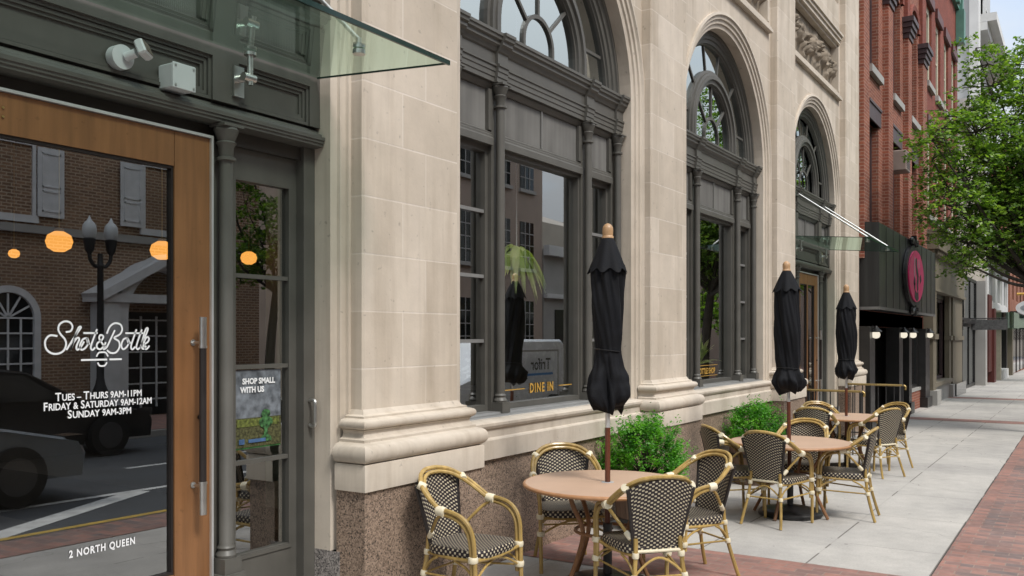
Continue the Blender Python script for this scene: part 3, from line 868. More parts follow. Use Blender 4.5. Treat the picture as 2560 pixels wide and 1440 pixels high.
CO = 0.775
def window_unit(xc, r):
    mb = MB()
    unit_top(xc, r, mb, None)
    cols = [xc - r + 0.075, xc - CO, xc + CO, xc + r - 0.075]
    for x in cols: mb.box(x - 0.06, x + 0.06, 4.035, 4.17, 1.09, 3.755)          # posts behind the columns
    for (xa, xb) in ((cols[0] + 0.06, cols[1] - 0.06), (cols[2] + 0.06, cols[3] - 0.06)):
        mb.box(xa, xb, 4.07, 4.16, 3.20, 3.25)
        mb.box(xa, xa + 0.04, 4.07, 4.16, 1.14, 3.20); mb.box(xb - 0.04, xb, 4.07, 4.16, 1.14, 3.20)
        mb.box(xa, xb, 4.07, 4.16, 1.09, 1.14)
    mb.box(cols[1] + 0.06, cols[2] - 0.06, 4.05, 4.16, 1.09, 1.135)
    mb.box(cols[1] + 0.06, cols[2] - 0.06, 4.05, 4.16, 3.215, 3.25)
    mb.box(cols[1] + 0.06, cols[1] + 0.09, 4.05, 4.16, 1.135, 3.215); mb.box(cols[2] - 0.09, cols[2] - 0.06, 4.05, 4.16, 1.135, 3.215)
    win = mb.build("arched_window", M['grey'], bank, world=True); win.location.y += 0.035
    add_cornice(win, xc - r + 0.002, xc + r - 0.002, cols)
    for x in cols: add_column(win, x, 1.075, 3.755)
    for k in range(3): spandrel(win, cols[k] + 0.06, cols[k + 1] - 0.06)
    mb = MB(); disk_light(mb, xc, r - 0.17, 4.12, ZS, 4.094); mb.build("arched_pane", M['glass_arch'], win)
    mb = MB(); mb.poly([(cols[1] + 0.09, 4.10, 1.135), (cols[2] - 0.09, 4.10, 1.135), (cols[2] - 0.09, 4.10, 3.215), (cols[1] + 0.09, 4.10, 3.215)])
    mb.build("pane", M['glass'], win)
    for (xa, xb) in ((cols[0] + 0.10, cols[1] - 0.10), (cols[2] + 0.10, cols[3] - 0.10)):
        mb = MB(); mb.poly([(xa, 4.11, 1.14), (xb, 4.11, 1.14), (xb, 4.11, 3.20), (xa, 4.11, 3.20)])
        pn = mb.build("pane", M['glass'], win)
        for z in (1.66, 2.185, 2.715):
            mb = MB(); mb.box(xa, xb, 4.08, 4.108, z - 0.014, z + 0.014); mb.build("glazing_bar", M['sillmetal'], win)
    mb = MB()
    mb.extr_x([(4.17, 1.07), (4.17, 1.09), (3.96, 1.088), (3.945, 1.075), (3.93, 1.075), (3.925, 1.06), (3.87, 1.052), (3.865, 1.035), (3.85, 1.03), (3.85, 1.052), (3.84, 1.056), (3.84, 1.06)][::-1] if False else
              [(4.16, 1.0715), (4.16, 1.089), (3.95, 1.087), (3.94, 1.074), (3.885, 1.070), (3.875, 1.0585), (3.845, 1.0575), (3.845, 1.0562)], xc - r + 0.004, xc + r - 0.004)
    mb.build("sill", M['sillmetal'], win)
    return win, cols
win1, cols1 = window_unit(6.94, 1.50)
win2, cols2 = window_unit(11.39, 1.56)

# gilt lettering on the window glass
mb = MB()
add_text(mb, [("DINE IN", 0.115)], 7.02, 1.20, 4.094, 0.004, 1.25, 0.85)
mb.box(6.28, 6.72, 4.092, 4.096, 1.235, 1.243); mb.box(7.33, 7.58, 4.092, 4.096, 1.235, 1.243)
mb.build("lettering", M['gold'], win1)
mb = MB()
add_text(mb, [("BOTTLE SHOP", 0.105)], 11.25, 1.21, 4.094, 0.004, 1.1, 0.88)
for z in (1.18, 1.315): mb.box(10.85, 11.65, 4.092, 4.096, z, z + 0.006)
mb.build("lettering", M['gold'], win2)

# ------------------------------------------------------------------ the two glazed doorways
def doorway(xc, r, lw, detail):
    """lw: half width of the pair of wooden doors"""
    xL, xR = xc - r, xc + r
    mb = MB()
    unit_top(xc, min(r, 1.55), mb, None) if not detail else None
    cols = [xL + 0.05, xc - lw - 0.09, xc + lw + 0.09, xR - 0.05]
    # upper zone between the two cornices
    if detail:
        mb.sweep(arch_path(xc, r, 4.10), [(0, 4.06), (0, 3.985), (-0.05, 3.98), (-0.055, 4.0), (-0.10, 4.005), (-0.15, 4.035), (-0.20, 4.13)])
        for an in (30, 60, 90, 120, 150):
            a = math.radians(an); bar(mb, (xc + 0.3 * math.cos(a), ZS + 0.1 + 0.3 * math.sin(a)), (xc + (r - 0.15) * math.cos(a), ZS + (r - 0.15) * math.sin(a)), 0.04, 4.06, 4.135)
    mb.box(xL + 0.002, xR - 0.002, 4.032, 4.17, 2.985, 3.30)
    for x in cols[1:3]: mb.box(x - 0.09, x + 0.09, 3.985, 4.031, 2.985, 3.755)
    for x in (xL + 0.045, xR - 0.045): mb.box(x - 0.043, x + 0.043, 3.99, 4.031, 2.985, 3.755)
    # recessed panels framed by mouldings
    zone = [(xL + 0.09, cols[1] - 0.09), (cols[1] + 0.09, cols[2] - 0.09), (cols[2] + 0.09, xR - 0.09)]
    for (xa, xb) in zone:
        for k, (ins, yy) in enumerate(((0.0, 4.0), (0.022, 4.01), (0.04, 4.02))):
            w = 0.018
            za, zb = 2.987 + ins, 3.225 - ins
            mb.box(xa + ins, xb - ins, yy, 4.031, zb - w, zb); mb.box(xa + ins, xb - ins, yy, 4.031, za, za + w)
            mb.box(xa + ins, xa + ins + w, yy, 4.031, za + w, zb - w); mb.box(xb - ins - w, xb - ins, yy, 4.031, za + w, zb - w)
        mb.box(xa, xb, 3.985, 4.031, 3.225, 3.30)
    # jambs and the heads over the side lights
    for (x0, x1) in ((xL + 0.002, xL + 0.095), (xR - 0.095, xR - 0.002)): mb.box(x0, x1, 4.035, 4.24, gz(xc) - 0.05, 2.86)
    fr = mb.build("doorway_frame", M['grey'], bank, world=True)
    mb = MB(); mb.box(xL + 0.095, xR - 0.095, 4.06, 4.19, 2.78, 2.86); mb.build("door_head", M['grey_dark'], fr)
    add_cornice(fr, xL + 0.002, xR - 0.002, cols)
    for k in range(3): spandrel(fr, zone[k][0], zone[k][1], 3.30, 3.755)
    # lower cornice above the doors
    prof = [(4.06, 2.985), (3.985, 2.984), (3.965, 2.972), (3.955, 2.955), (3.93, 2.945), (3.925, 2.928), (3.90, 2.922), (3.90, 2.902), (3.907, 2.899), (3.907, 2.885), (3.915, 2.882), (3.915, 2.867), (3.96, 2.862), (4.06, 2.86)]
    mb = MB(); mb.extr_x([((y if y > 4.05 else y + 0.045), z) for (y, z) in prof], xL + 0.003, xR - 0.003); mb.build("lower_cornice", M['grey'], fr)
    mb = MB(); disk_light(mb, xc, min(r, 1.55 if not detail else r) - 0.19, 4.12, ZS, 4.12); mb.build("arched_pane", M['glass_arch'], fr)
    for x in cols[1:3]: add_column(fr, x, gz(xc) + 0.42 if detail else gz(xc) + 0.1, 2.86, 3.985, 0.04)
    if detail:
        for x in cols[1:3]:
            mb = MB(); mb.box(x - 0.075, x + 0.075, 3.91, 4.06, gz(xc) - 0.05, gz(xc) + 0.42); mb.build("column_pedestal", M['grey'], fr)
    # side lights
    for s, (xa, xb) in enumerate(((xL + 0.095, cols[1] - 0.05), (cols[2] + 0.05, xR - 0.095))):
        mb = MB()
        zb, zt = gz(xc) + 0.02, 2.78
        g0, g1, gb, gt = xa + 0.115, xb - 0.06, 0.435, 2.60
        mb.box(xa, g0, 4.10, 4.16, zb, zt); mb.box(g1, xb, 4.10, 4.16, zb, zt)
        mb.box(g0, g1, 4.10, 4.16, zb, gb); mb.box(g0, g1, 4.10, 4.16, gt, zt)
        for z in (0.965, 1.52, 2.05): mb.box(g0, g1, 4.108, 4.15, z - 0.012, z + 0.012)
        mb.box(g0 - 0.012, g1 + 0.012, 4.092, 4.099, gb - 0.025, gb - 0.004)
        # post between column and side light
        mb.box((xa - 0.10) if s else xb, (xa if s else xb + 0.10), 4.04, 4.17, zb, zt)
        sl = mb.build("side_light", M['grey'], fr)
        mb = MB(); mb.poly([(g0, 4.13, gb), (g1, 4.13, gb), (g1, 4.13, gt), (g0, 4.13, gt)]); mb.build("pane", M['glass_door'], sl)
        if s == 1 and detail:
            mb = MB()
            hx = xR - 0.052; mb.tube(catmull([(hx, 4.03, 1.30), (hx, 3.985, 1.30), (hx, 3.98, 1.23), (hx, 3.985, 1.15), (hx, 4.03, 1.15)], 4), 0.011, 8)
            mb.build("pull_handle", M['steel'], sl, smooth=True)
            # street-fair poster hung inside the third pane
            mb = MB()
            px0, px1 = g0 + 0.012, g1 - 0.05
            mb.cur = 0; mb.box(px0, px1, 4.1200, 4.1230, 1.16, 1.50)
            mb.cur = 1; mb.box(px0, px1, 4.1200, 4.1230, 1.04, 1.16)
            mb.cur = 2; mb.box(px0, px1, 4.1165, 4.1190, 1.05, 1.22)
            mb.cur = 3; mb.box(px0 + 0.01, px1 - 0.02, 4.1135, 4.1160, 1.17, 1.215)
            mb.cur = 4
            tp = [(0.045, 1.075), (0.04, 1.10), (0.015, 1.115), (0.012, 1.15), (0.04, 1.165), (0.055, 1.185), (0.05, 1.205), (0.025, 1.22), (0.035, 1.235), (0.03, 1.255), (0.01, 1.265)]
            xt = (px0 + px1) / 2 + 0.05
            mb.poly([(xt + a_, 4.1110, b_) for a_, b_ in tp] + [(xt - a_, 4.1110, b_) for a_, b_ in tp[::-1]])
            mb.cur = 5
            mb.box(px0 + 0.02, px0 + 0.06, 4.1095, 4.1120, 1.07, 1.10); mb.box(px0 + 0.09, px0 + 0.22, 4.1095, 4.1120, 1.075, 1.095)
            mb.cur = 6
            add_text(mb, [("SHOP SMALL", 0.046)], (px0 + px1) / 2 - 0.0, 1.42, 4.1130, 0.002, 1.0, 0.95)
            add_text(mb, [("WITH US", 0.046)], (px0 + px1) / 2 - 0.05, 1.37, 4.1130, 0.002, 1.0, 0.95)
            mb.build("poster", [m_paint("poster_grey_sky", (0.17, 0.19, 0.215), 0.5, 0.6, 22), m_paint("poster_dark_green", (0.03, 0.13, 0.03), 0.5, 0.5, 20), m_paint("poster_meadow", (0.085, 0.085, 0.035), 0.5, 0.8, 70),
                                m_paint("poster_grass", (0.13, 0.155, 0.035), 0.5, 0.7, 60), m_paint("poster_topiary", (0.05, 0.15, 0.05), 0.5, 0.9, 45), m_paint("poster_blue", (0.06, 0.13, 0.27), 0.5, 0.4, 30), M['letter']], sl)
    # wooden doors
    mb = MB()
    ztop = 2.775
    mb.box(xc - lw - 0.014, xc - lw, 3.995, 4.08, gz(xc), ztop + 0.014); mb.box(xc + lw, xc + lw + 0.014, 3.995, 4.08, gz(xc), ztop + 0.014)
    mb.box(xc - lw, xc + lw, 3.995, 4.08, ztop, ztop + 0.014)
    mb.build("door_trim", M['alu'], fr)
    for s in (-1, 1):
        xa, xb = (xc - lw, xc - 0.004) if s < 0 else (xc + 0.004, xc + lw)
        zb = gz(xc) + 0.02
        st = 0.225; gb, gt = 0.45, 2.59
        mn = 0.028
        ga, gc = (xa + st, xb - mn) if s < 0 else (xa + mn, xb - st)
        mb = MB()
        if s > 0:
            mb.box(gc + 0.0015, xb, 4.012, 4.06, zb, ztop - 0.003)
            mb.box(xa, gc - 0.0015, 4.012, 4.06, gt, ztop - 0.003)
            mb.box(xa, gc - 0.0015, 4.012, 4.06, zb, gb)
            mb.box(xa, ga, 4.012, 4.06, gb, gt)
        else:
            mb.box(xa, ga - 0.0015, 4.012, 4.06, zb, ztop - 0.003)
            mb.box(ga + 0.0015, xb, 4.012, 4.06, gt, ztop - 0.003)
            mb.box(ga + 0.0015, xb, 4.012, 4.06, zb, gb)
            mb.box(gc, xb, 4.012, 4.06, gb, gt)
        d = mb.build("wooden_door", M['wood_door'], fr)
        mb = MB()
        for (a1, b1, c1, d1) in ((ga, ga + 0.012, gb, gt), (gc - 0.012, gc, gb, gt), (ga + 0.012, gc - 0.012, gt - 0.014, gt), (ga + 0.012, gc - 0.012, gb, gb + 0.014)):
            mb.box(a1, b1, 4.02, 4.05, c1, d1)
        mb.build("glazing_bead", M['leather'], d)
        mb = MB(); mb.poly([(ga + 0.012, 4.04, gb + 0.014), (gc - 0.012, 4.04, gb + 0.014), (gc - 0.012, 4.04, gt - 0.014), (ga + 0.012, 4.04, gt - 0.014)])
        mb.build("pane", M['glass_door'], d)
        if s > 0 or detail:
            hx = (gc + 0.115) if s > 0 else (ga - 0.115)
            yh = 3.93
            mb = MB(); mb.tube([(hx, yh, 0.93), (hx, yh, 1.635)], 0.019, 14); mb.build("handle_grip", M['leather'], d, smooth=True)
            for (za, zb_, zc, zd) in ((0.755, 0.93, 0.922, 0.905), (1.635, 1.80, 1.643, 1.665)):
                mb = MB(); mb.tube([(hx, yh, za), (hx, yh, zb_)], 0.020, 14)
                mb.tube([(hx, yh, zc - 0.006), (hx, yh, zc + 0.006)], 0.023, 14)
                mb.tube([(hx, yh, zd), (hx, 4.013, zd)], 0.008, 8); mb.tube([(hx, 4.006, zd), (hx, 4.0125, zd)], 0.017, 10)
                mb.build("handle_end", M['steel'], d, smooth=True)
            mb = MB(); mb.tube([(hx + 0.045 * s, 4.0, 1.265), (hx + 0.045 * s, 4.013, 1.265)], 0.014, 12); mb.build("lock", M['black'], d, smooth=True)
        if s > 0 and detail:
            mb = MB()
            for z in (2.665, 2.705): mb.tube([(xa + 0.11, 4.006, z), (xa + 0.11, 4.0125, z)], 0.006, 8)
            mb.build("screw", M['brass'], d)
        yield_door.append(d)
    return fr
yield_door = []
fr1 = doorway(2.03, 2.045, 1.226, True)
door_r = yield_door[1]
fr2 = doorway(15.87, 1.54, 0.70, False)

# white vinyl lettering on the glass of the near door
def R_(px):
    a = (px - 1280.0) / FPX; return (math.cos(TH) + a * math.sin(TH)) / (math.sin(TH) - a * math.cos(TH))
YG = 4.036
zoff = lambda py, px: CAMH - (py - YH) / FPX * (R_(px) * YG * math.cos(TH) + YG * math.sin(TH))
x_a, x_b = R_(112) * YG, R_(373) * YG                       # the span of the name on the glass
def logo_pt(q):
    u = (q[0] - 250) / 1250.0
    return (x_a + u * (x_b - x_a), 1.692 - (q[1] - 380) * (0.150 / 325.0))
LW = 0.0092
mb = MB()
strokes = [
 [(480,322),(535,312),(556,265),(525,222),(465,215),(412,245),(398,300),(428,350),(470,395),(484,448),(458,510),(400,540),(330,538),(272,500),(252,440),(267,388),(312,356),(388,364)],
 [(488,505),(560,400),(635,300),(655,272),(632,272),(598,335),(535,505),(565,435),(612,382),(634,398),(602,468),(612,505),(650,478),(690,420)],
 [(724,384),(676,398),(642,460),(660,505),(712,480),(742,425),(724,384),(735,440),(760,440)],
 [(842,290),(800,390),(768,478),(788,508),(822,482)],
 [(682,332),(850,332)],
 [(945,488),(905,440),(868,385),(886,352),(918,368),(900,405),(846,440),(842,484),(882,502),(925,470),(948,428)],
 [(1058,300),(1010,390),(958,482),(915,505)],
 [(960,338),(998,262),(1060,226),(1128,240),(1150,292),(1120,345),(1050,382),(1108,420),(1116,482),(1072,538),(1005,542),(962,512)],
 [(1214,384),(1166,400),(1140,462),(1162,505),(1210,478),(1236,425),(1214,384),(1228,440),(1262,432)],
 [(1334,290),(1292,390),(1262,480),(1282,508),(1318,478)],
 [(1404,290),(1362,390),(1332,480),(1352,508),(1388,478)],
 [(1190,332),(1425,332)],
 [(1378,490),(1440,380),(1482,290),(1468,276),(1440,320),(1404,440),(1404,490),(1430,505),(1460,470)],
 [(1432,456),(1484,425),(1496,388),(1466,376),(1434,430),(1432,484),(1462,508),(1504,470)],
]
for s_ in strokes: ribbon(mb, [logo_pt(q) for q in s_], LW, YG)
def logo2(q): return (x_a + (q[0] - 250) / 1250.0 * (x_b - x_a), 1.585 - (q[1] - 660) * (0.150 / 325.0))
for s_ in ([(655,660),(800,660),(965,660)], [(992,660),(1060,660),(1145,660)]): ribbon(mb, [logo2(q) for q in s_], 0.009, YG)
for s_ in ([(835,628),(862,588),(905,582),(948,588),(975,628)], [(850,690),(872,722),(905,728),(938,722),(962,690)]): ribbon(mb, [logo2(q) for q in s_], 0.008, YG)
xm = (x_a + x_b) / 2
mb.build("name_lettering", M['letter'], door_r); mb = MB()
B_, S_ = 0.054, 0.044
XM = 2.628
add_text(mb, [("T", B_), ("UES ", S_), ("– ", S_), ("T", B_), ("HURS ", S_), ("9AM-11PM", S_)], XM, 1.397, YG, 0.0010, 1.0, fit=0.457)
mb.build("hours_lettering", M['letter'], door_r); mb = MB()
add_text(mb, [("F", B_), ("RIDAY ", S_), ("& ", S_), ("S", B_), ("ATURDAY ", S_), ("9AM-12AM", S_)], XM, 1.355, YG, 0.0010, 1.0, fit=0.573)
mb.build("hours_lettering", M['letter'], door_r); mb = MB()
add_text(mb, [("S", B_), ("UNDAY ", S_), ("9AM-3PM", S_)], XM, 1.312, YG, 0.0010, 1.0, fit=0.338)
mb.build("hours_lettering", M['letter'], door_r); mb = MB()
add_text(mb, [("2 NORTH QUEEN", 0.048)], 2.642, 0.653, YG, 0.0016, 1.18, fit=0.352)
mb.build("address_lettering", M['letter'], door_r)

# ------------------------------------------------------------------ rooms behind the glass
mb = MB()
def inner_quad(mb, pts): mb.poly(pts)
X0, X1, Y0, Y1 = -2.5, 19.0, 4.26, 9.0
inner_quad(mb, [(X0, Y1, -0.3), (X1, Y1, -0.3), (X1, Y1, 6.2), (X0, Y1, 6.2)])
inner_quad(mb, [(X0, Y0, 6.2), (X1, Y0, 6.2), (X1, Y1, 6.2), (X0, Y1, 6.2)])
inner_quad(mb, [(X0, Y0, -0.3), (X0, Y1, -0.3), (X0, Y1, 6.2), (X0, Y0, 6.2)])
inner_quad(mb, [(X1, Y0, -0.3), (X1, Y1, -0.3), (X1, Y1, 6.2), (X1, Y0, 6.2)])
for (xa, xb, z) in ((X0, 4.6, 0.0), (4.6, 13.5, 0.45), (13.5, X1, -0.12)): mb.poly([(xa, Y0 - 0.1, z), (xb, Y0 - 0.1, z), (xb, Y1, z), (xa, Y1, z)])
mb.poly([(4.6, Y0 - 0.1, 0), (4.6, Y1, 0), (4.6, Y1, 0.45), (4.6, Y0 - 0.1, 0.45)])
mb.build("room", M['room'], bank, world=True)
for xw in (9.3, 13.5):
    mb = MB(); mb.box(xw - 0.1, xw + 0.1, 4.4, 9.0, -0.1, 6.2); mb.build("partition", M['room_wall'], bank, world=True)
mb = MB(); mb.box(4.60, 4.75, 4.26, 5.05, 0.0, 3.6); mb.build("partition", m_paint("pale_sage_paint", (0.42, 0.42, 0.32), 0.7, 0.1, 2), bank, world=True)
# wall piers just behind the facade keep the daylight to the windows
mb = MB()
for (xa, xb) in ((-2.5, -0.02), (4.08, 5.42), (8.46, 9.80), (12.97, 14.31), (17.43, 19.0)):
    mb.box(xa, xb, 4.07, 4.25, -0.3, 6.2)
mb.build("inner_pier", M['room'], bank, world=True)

# ================================================================== glass canopies
def glass_canopy(name, label, xa, xb, zw, zo, yo, rods, wallz):
    g = thing(name, label, "canopy", ((xa + xb) / 2, 4.0, zw))
    mb = MB()
    t_ = 0.012
    pts = [(xa, 3.975, zw), (xb, 3.975, zw), (xb, yo, zo), (xa, yo, zo)]
    mb.poly(pts)
    gp = mb.build("glass_panel", M['glass_canopy'], g, world=True)
    mb = MB()
    def edge(a, b, w=0.014):
        mb.tube([a, b], w, 4)
    mb.box(xa, xb, yo - 0.012, yo, zo - 0.013, zo + 0.013)
    n = 1
    for x in (xa, xb):
        b = len(mb.v)
        for (y, z) in ((3.975, zw), (yo, zo)):
            for dz in (-0.005, 0.005):
                for dx in (-0.004, 0.004): mb.v.append((x + dx, y, z + dz))
        for f in ((0,1,3,2),(4,6,7,5),(0,4,5,1),(2,3,7,6),(0,2,6,4),(1,5,7,3)): mb.face([b + i for i in f])
    mb.build("glass_edge", M['glass_edge'], g, world=True)
    for (xw, xo, yq) in rods:
        zq = zw + (zo - zw) * (3.975 - yq) / (3.975 - yo)
        mb = MB(); mb.tube([(xo, yq, zq + 0.05), (xw, 3.93, wallz)], 0.013, 10)
        r = mb.build("hanging_rod", M['steel'], g, smooth=True, world=True)
        mb = MB()
        mb.tube([(xo, yq, zq - 0.028), (xo, yq, zq - 0.004)], 0.034, 16)
        mb.tube([(xo, yq, zq + 0.004), (xo, yq, zq + 0.02)], 0.03, 16); mb.tube([(xo, yq, zq + 0.02), (xo, yq, zq + 0.06)], 0.014, 10)
        mb.build("glass_clamp", M['steel'], r, smooth=True)
        mb = MB(); mb.tube([(xw, 3.985, wallz + 0.005), (xw, 3.93, wallz + 0.005)], 0.03, 12); mb.build("wall_anchor", M['steel'], r, smooth=True)
    return g
can1 = glass_canopy("glass_canopy", "large green tinted glass canopy over the honey wood door with white hours lettering", 0.0, 4.035, 3.285, 3.215, 2.975, [(3.63, 3.63, 3.27), (0.62, 0.62, 3.27)], 3.93)
can2 = glass_canopy("glass_canopy", "smaller glass canopy on two white rods beside the black box awning", 14.5, 17.25, 3.30, 3.205, 2.78, [(15.0, 15.0, 2.86), (16.72, 16.72, 2.86)], 4.03)
# bracket that carries the near canopy on the doorway frame
for can, xs in ((can1, (3.42, 0.62)), (can2, (15.0, 16.72))):
    for x in xs:
        mb = MB()
        mb.box(x - 0.035, x + 0.035, 3.965, 3.984, 3.03, 3.20)
        mb.tube([(x, 3.966, 3.13), (x, 3.90, 3.13)], 0.022, 10); mb.tube([(x + 0.02, 3.90, 3.09), (x + 0.02, 3.90, 3.255)], 0.017, 10)
        mb.tube([(x + 0.02, 3.90, 3.255), (x + 0.02, 3.90, 3.272)], 0.035, 12); mb.tube([(x - 0.03, 3.90, 3.13), (x + 0.05, 3.90, 3.13)], 0.024, 10)
        mb.build("wall_bracket", M['steel'], can, smooth=True, world=True)

# flood light and junction box on the panel over the door
fl = thing("flood_light", "white outdoor flood light tilted down on the dark panel over the wooden door", "wall lamp", (2.70, 3.985, 3.065))
mb = MB(); mb.tube([(0, 0.03, 0), (0, -0.024, 0)], 0.060, 24); mb.build("base_plate", M['white'], fl, smooth=True)
mb = MB(); mb.tube([(0.01, -0.028, 0.0), (0.035, -0.075, 0.02)], 0.022, 12); mb.build("swivel", M['white'], fl, smooth=True)
mb = MB(); mb.bbox(-0.075, 0.075, -0.052, 0.018, -0.065, 0.065, 0.012)
hd = mb.build("lamp_head", M['white'], fl); hd.location = (0.055, -0.088, 0.035); hd.rotation_euler = (math.radians(-25), math.radians(8), math.radians(30)); hd.scale = (0.62, 0.62, 0.62)
mb = MB(); mb.box(-0.062, 0.062, -0.056, -0.053, -0.052, 0.052); mb.build("lens", m_paint("lamp_lens", (0.20, 0.17, 0.14), 0.2, 0.1), hd)
jb = thing("junction_box", "square white electrical box with four screws beside the flood light", "electrical box", (3.005, 3.99, 3.03))
mb = MB(); mb.bbox(-0.067, 0.067, -0.085, 0.03, -0.063, 0.063, 0.006); mb.build("enclosure", M['white'], jb)
mb = MB(); mb.bbox(-0.07, 0.07, -0.095, -0.086, -0.066, 0.066, 0.003)
ld = mb.build("cover_plate", M['white'], jb)
for dx in (-0.055, 0.055):
    for dz in (-0.05, 0.05):
        mb = MB(); mb.tube([(dx, -0.0955, dz), (dx, -0.099, dz)], 0.006, 8); mb.build("screw", M['steel'], ld)

# ================================================================== bistro furniture
def binding(mb, p, d, r=0.02, h=0.035):
    p = Vector(p); d = Vector(d).normalized()
    mb.tube([p - d * h / 2, p - d * h * 0.3, p + d * h * 0.3, p + d * h / 2], [r * 0.9, r, r, r * 0.9], 10)

def make_chair():
    c = thing("bistro_armchair", "", "chair")
    bb, bd = M['bamboo'], M['binding']
    # seat
    N = 24; out = []
    def seat_hw(x): return 0.195 + (x + 0.19) / 0.425 * 0.042
    ring = []
    for k in range(40):
        a = 2 * PI * k / 40
        ca, sa = math.cos(a), math.sin(a)
        e = 0.42
        x = 0.022 + 0.215 * math.copysign(abs(ca) ** e, ca)
        y = seat_hw(x) * math.copysign(abs(sa) ** e, sa)
        ring.append((x, y))
    mb = MB()
    rows = 10
    for i in range(rows + 1):
        f = i / rows
        for (x, y) in ring:
            xx, yy = 0.02 + (x - 0.02) * f, y * f
            mb.vert((xx, yy, 0.462 - 0.012 * (1 - f * f) - (0.006 if i == rows else 0)), (xx / 0.45 + 0.5, yy / 0.45 + 0.5))
    for i in range(rows):
        for k in range(40):
            k2 = (k + 1) % 40
            mb.face((i*40 + k, i*40 + k2, (i+1)*40 + k2, (i+1)*40 + k))
    seat = mb.build("seat", M['weave_seat'], c, smooth=True)
    mb = MB(); per = [0.0]
    for k in range(40):
        a, b = ring[k], ring[(k + 1) % 40]; per.append(per[-1] + math.hypot(b[0] - a[0], b[1] - a[1]))
    for k in range(41):
        x, y = ring[k % 40]
        for (sc_, z, v) in ((1.0, 0.456, 1.0), (1.03, 0.445, 0.75), (1.035, 0.42, 0.3), (1.01, 0.402, 0.0)):
            mb.vert((0.02 + (x - 0.02) * sc_, y * sc_, z), (per[k] / 0.55, v))
    for k in range(40):
        for j in range(3): mb.face((k*4 + j, (k+1)*4 + j, (k+1)*4 + j + 1, k*4 + j + 1))
    mb.build("seat_edge", M['weave_edge'], seat, smooth=True)
    # backrest
    nu, nv = 14, 18
    def back(u, v, th=0.0):                      # u -1..1 across, v 0..1 up
        hw = 0.150 + 0.068 * v
        y = u * hw
        top = 0.872 - 0.062 * (abs(u) ** 2.2)
        z = 0.425 + (top - 0.425) * v
        x = -0.198 - 0.097 * v + 0.052 * u * u * (0.5 + 0.5 * v)
        return (x + th, y, z)
    mb = MB()
    for th in (0.006, -0.006):
        for j in range(nv + 1):
            for i in range(nu + 1):
                u, v = -1 + 2 * i / nu, j / nv
                mb.vert(back(u, v, th), ((u * (0.150 + 0.068 * v)) / 0.44 + 0.5, v * 0.447 / 0.447))
    for s, off in ((1, 0), (-1, (nu + 1) * (nv + 1))):
        for j in range(nv):
            for i in range(nu):
                a = off + j * (nu + 1) + i
                q = (a, a + 1, a + nu + 2, a + nu + 1)
                mb.face(q if s < 0 else q[::-1])
    bk = mb.build("backrest", M['weave_back'], c, smooth=True)
    for s in (-1, 1):
        mb = MB(); mb.tube([back(s, j / 10) for j in range(11)], 0.013, 8)
        mb.build("backrest_edging", M['leather'], bk, smooth=True)
    mb = MB(); mb.tube([(-0.205, -0.15, 0.418), (-0.20, 0.15, 0.418)], 0.011, 8); mb.build("bottom_rail", bd, bk, smooth=True)
    # top hoop, doubled
    H = [(-0.02, 0.268, 0.692), (-0.10, 0.262, 0.745), (-0.19, 0.228, 0.812), (-0.255, 0.155, 0.866), (-0.29, 0.07, 0.887)]
    hoop = H + [(-0.296, 0, 0.890)] + [(x, -y, z) for (x, y, z) in H[::-1]]
    P = catmull(hoop, 5)
    mb = MB(); mb.tube(P, 0.0145, 8)
    mb.tube([(p[0] + 0.012 + 0.01, p[1] * 0.945, p[2] - 0.024) for p in P], 0.0125, 8)
    hp = mb.build("back_hoop", bb, c, smooth=True)
    for s in (-1, 1):
        mb = MB(); binding(mb, (-0.20, s * 0.216, 0.812), (0.09, -s * 0.07, -0.055), 0.027, 0.05); mb.build("binding", bd, hp, smooth=True)
    # arms, each one bent tube that is the front leg too
    for s in (-1, 1):
        A = [(0.238, 0.252 * s, 0.0), (0.232, 0.255 * s, 0.25), (0.226, 0.258 * s, 0.45), (0.212, 0.264 * s, 0.57), (0.162, 0.27 * s, 0.646), (0.08, 0.272 * s, 0.682), (-0.03, 0.268 * s, 0.694)]
        P = catmull(A, 5)
        mb = MB(); mb.tube(P, 0.0148, 8)
        B = [(0.206, 0.250 * s, 0.24), (0.200, 0.254 * s, 0.45), (0.186, 0.262 * s, 0.555), (0.142, 0.268 * s, 0.62), (0.07, 0.27 * s, 0.655), (-0.03, 0.266 * s, 0.668)]
        mb.tube(catmull(B, 5), 0.0125, 8)
        ar = mb.build("arm", bb, c, smooth=True)
        for (p, d, r, h) in (((0.222, 0.252 * s, 0.29), (0, 0, 1), 0.031, 0.035), ((0.215, 0.255 * s, 0.415), (0, 0, 1), 0.031, 0.035), ((-0.01, 0.268 * s, 0.684), (1, 0, -0.1), 0.031, 0.06)):
            mb = MB(); binding(mb, p, d, r, h); mb.build("binding", bd, ar, smooth=True)
        # brace from the arm down to the foot of the backrest
        mb = MB(); mb.tube(catmull([(-0.005, 0.262 * s, 0.668), (-0.06, 0.245 * s, 0.63), (-0.12, 0.205 * s, 0.56), (-0.178, 0.168 * s, 0.488)], 4), 0.0105, 8)
        br = mb.build("brace", bb, c, smooth=True)
        mb = MB(); binding(mb, (-0.158, 0.181 * s, 0.512), (-0.06, -0.04 * s, -0.07), 0.018, 0.055); mb.build("binding", bd, br, smooth=True)
        # rear leg
        mb = MB(); mb.tube(catmull([(-0.198, 0.148 * s, 0.50), (-0.205, 0.152 * s, 0.40), (-0.222, 0.168 * s, 0.26), (-0.262, 0.192 * s, 0.10), (-0.292, 0.205 * s, 0.0)], 5), 0.0142, 8)
        lg = mb.build("rear_leg", bb, c, smooth=True)
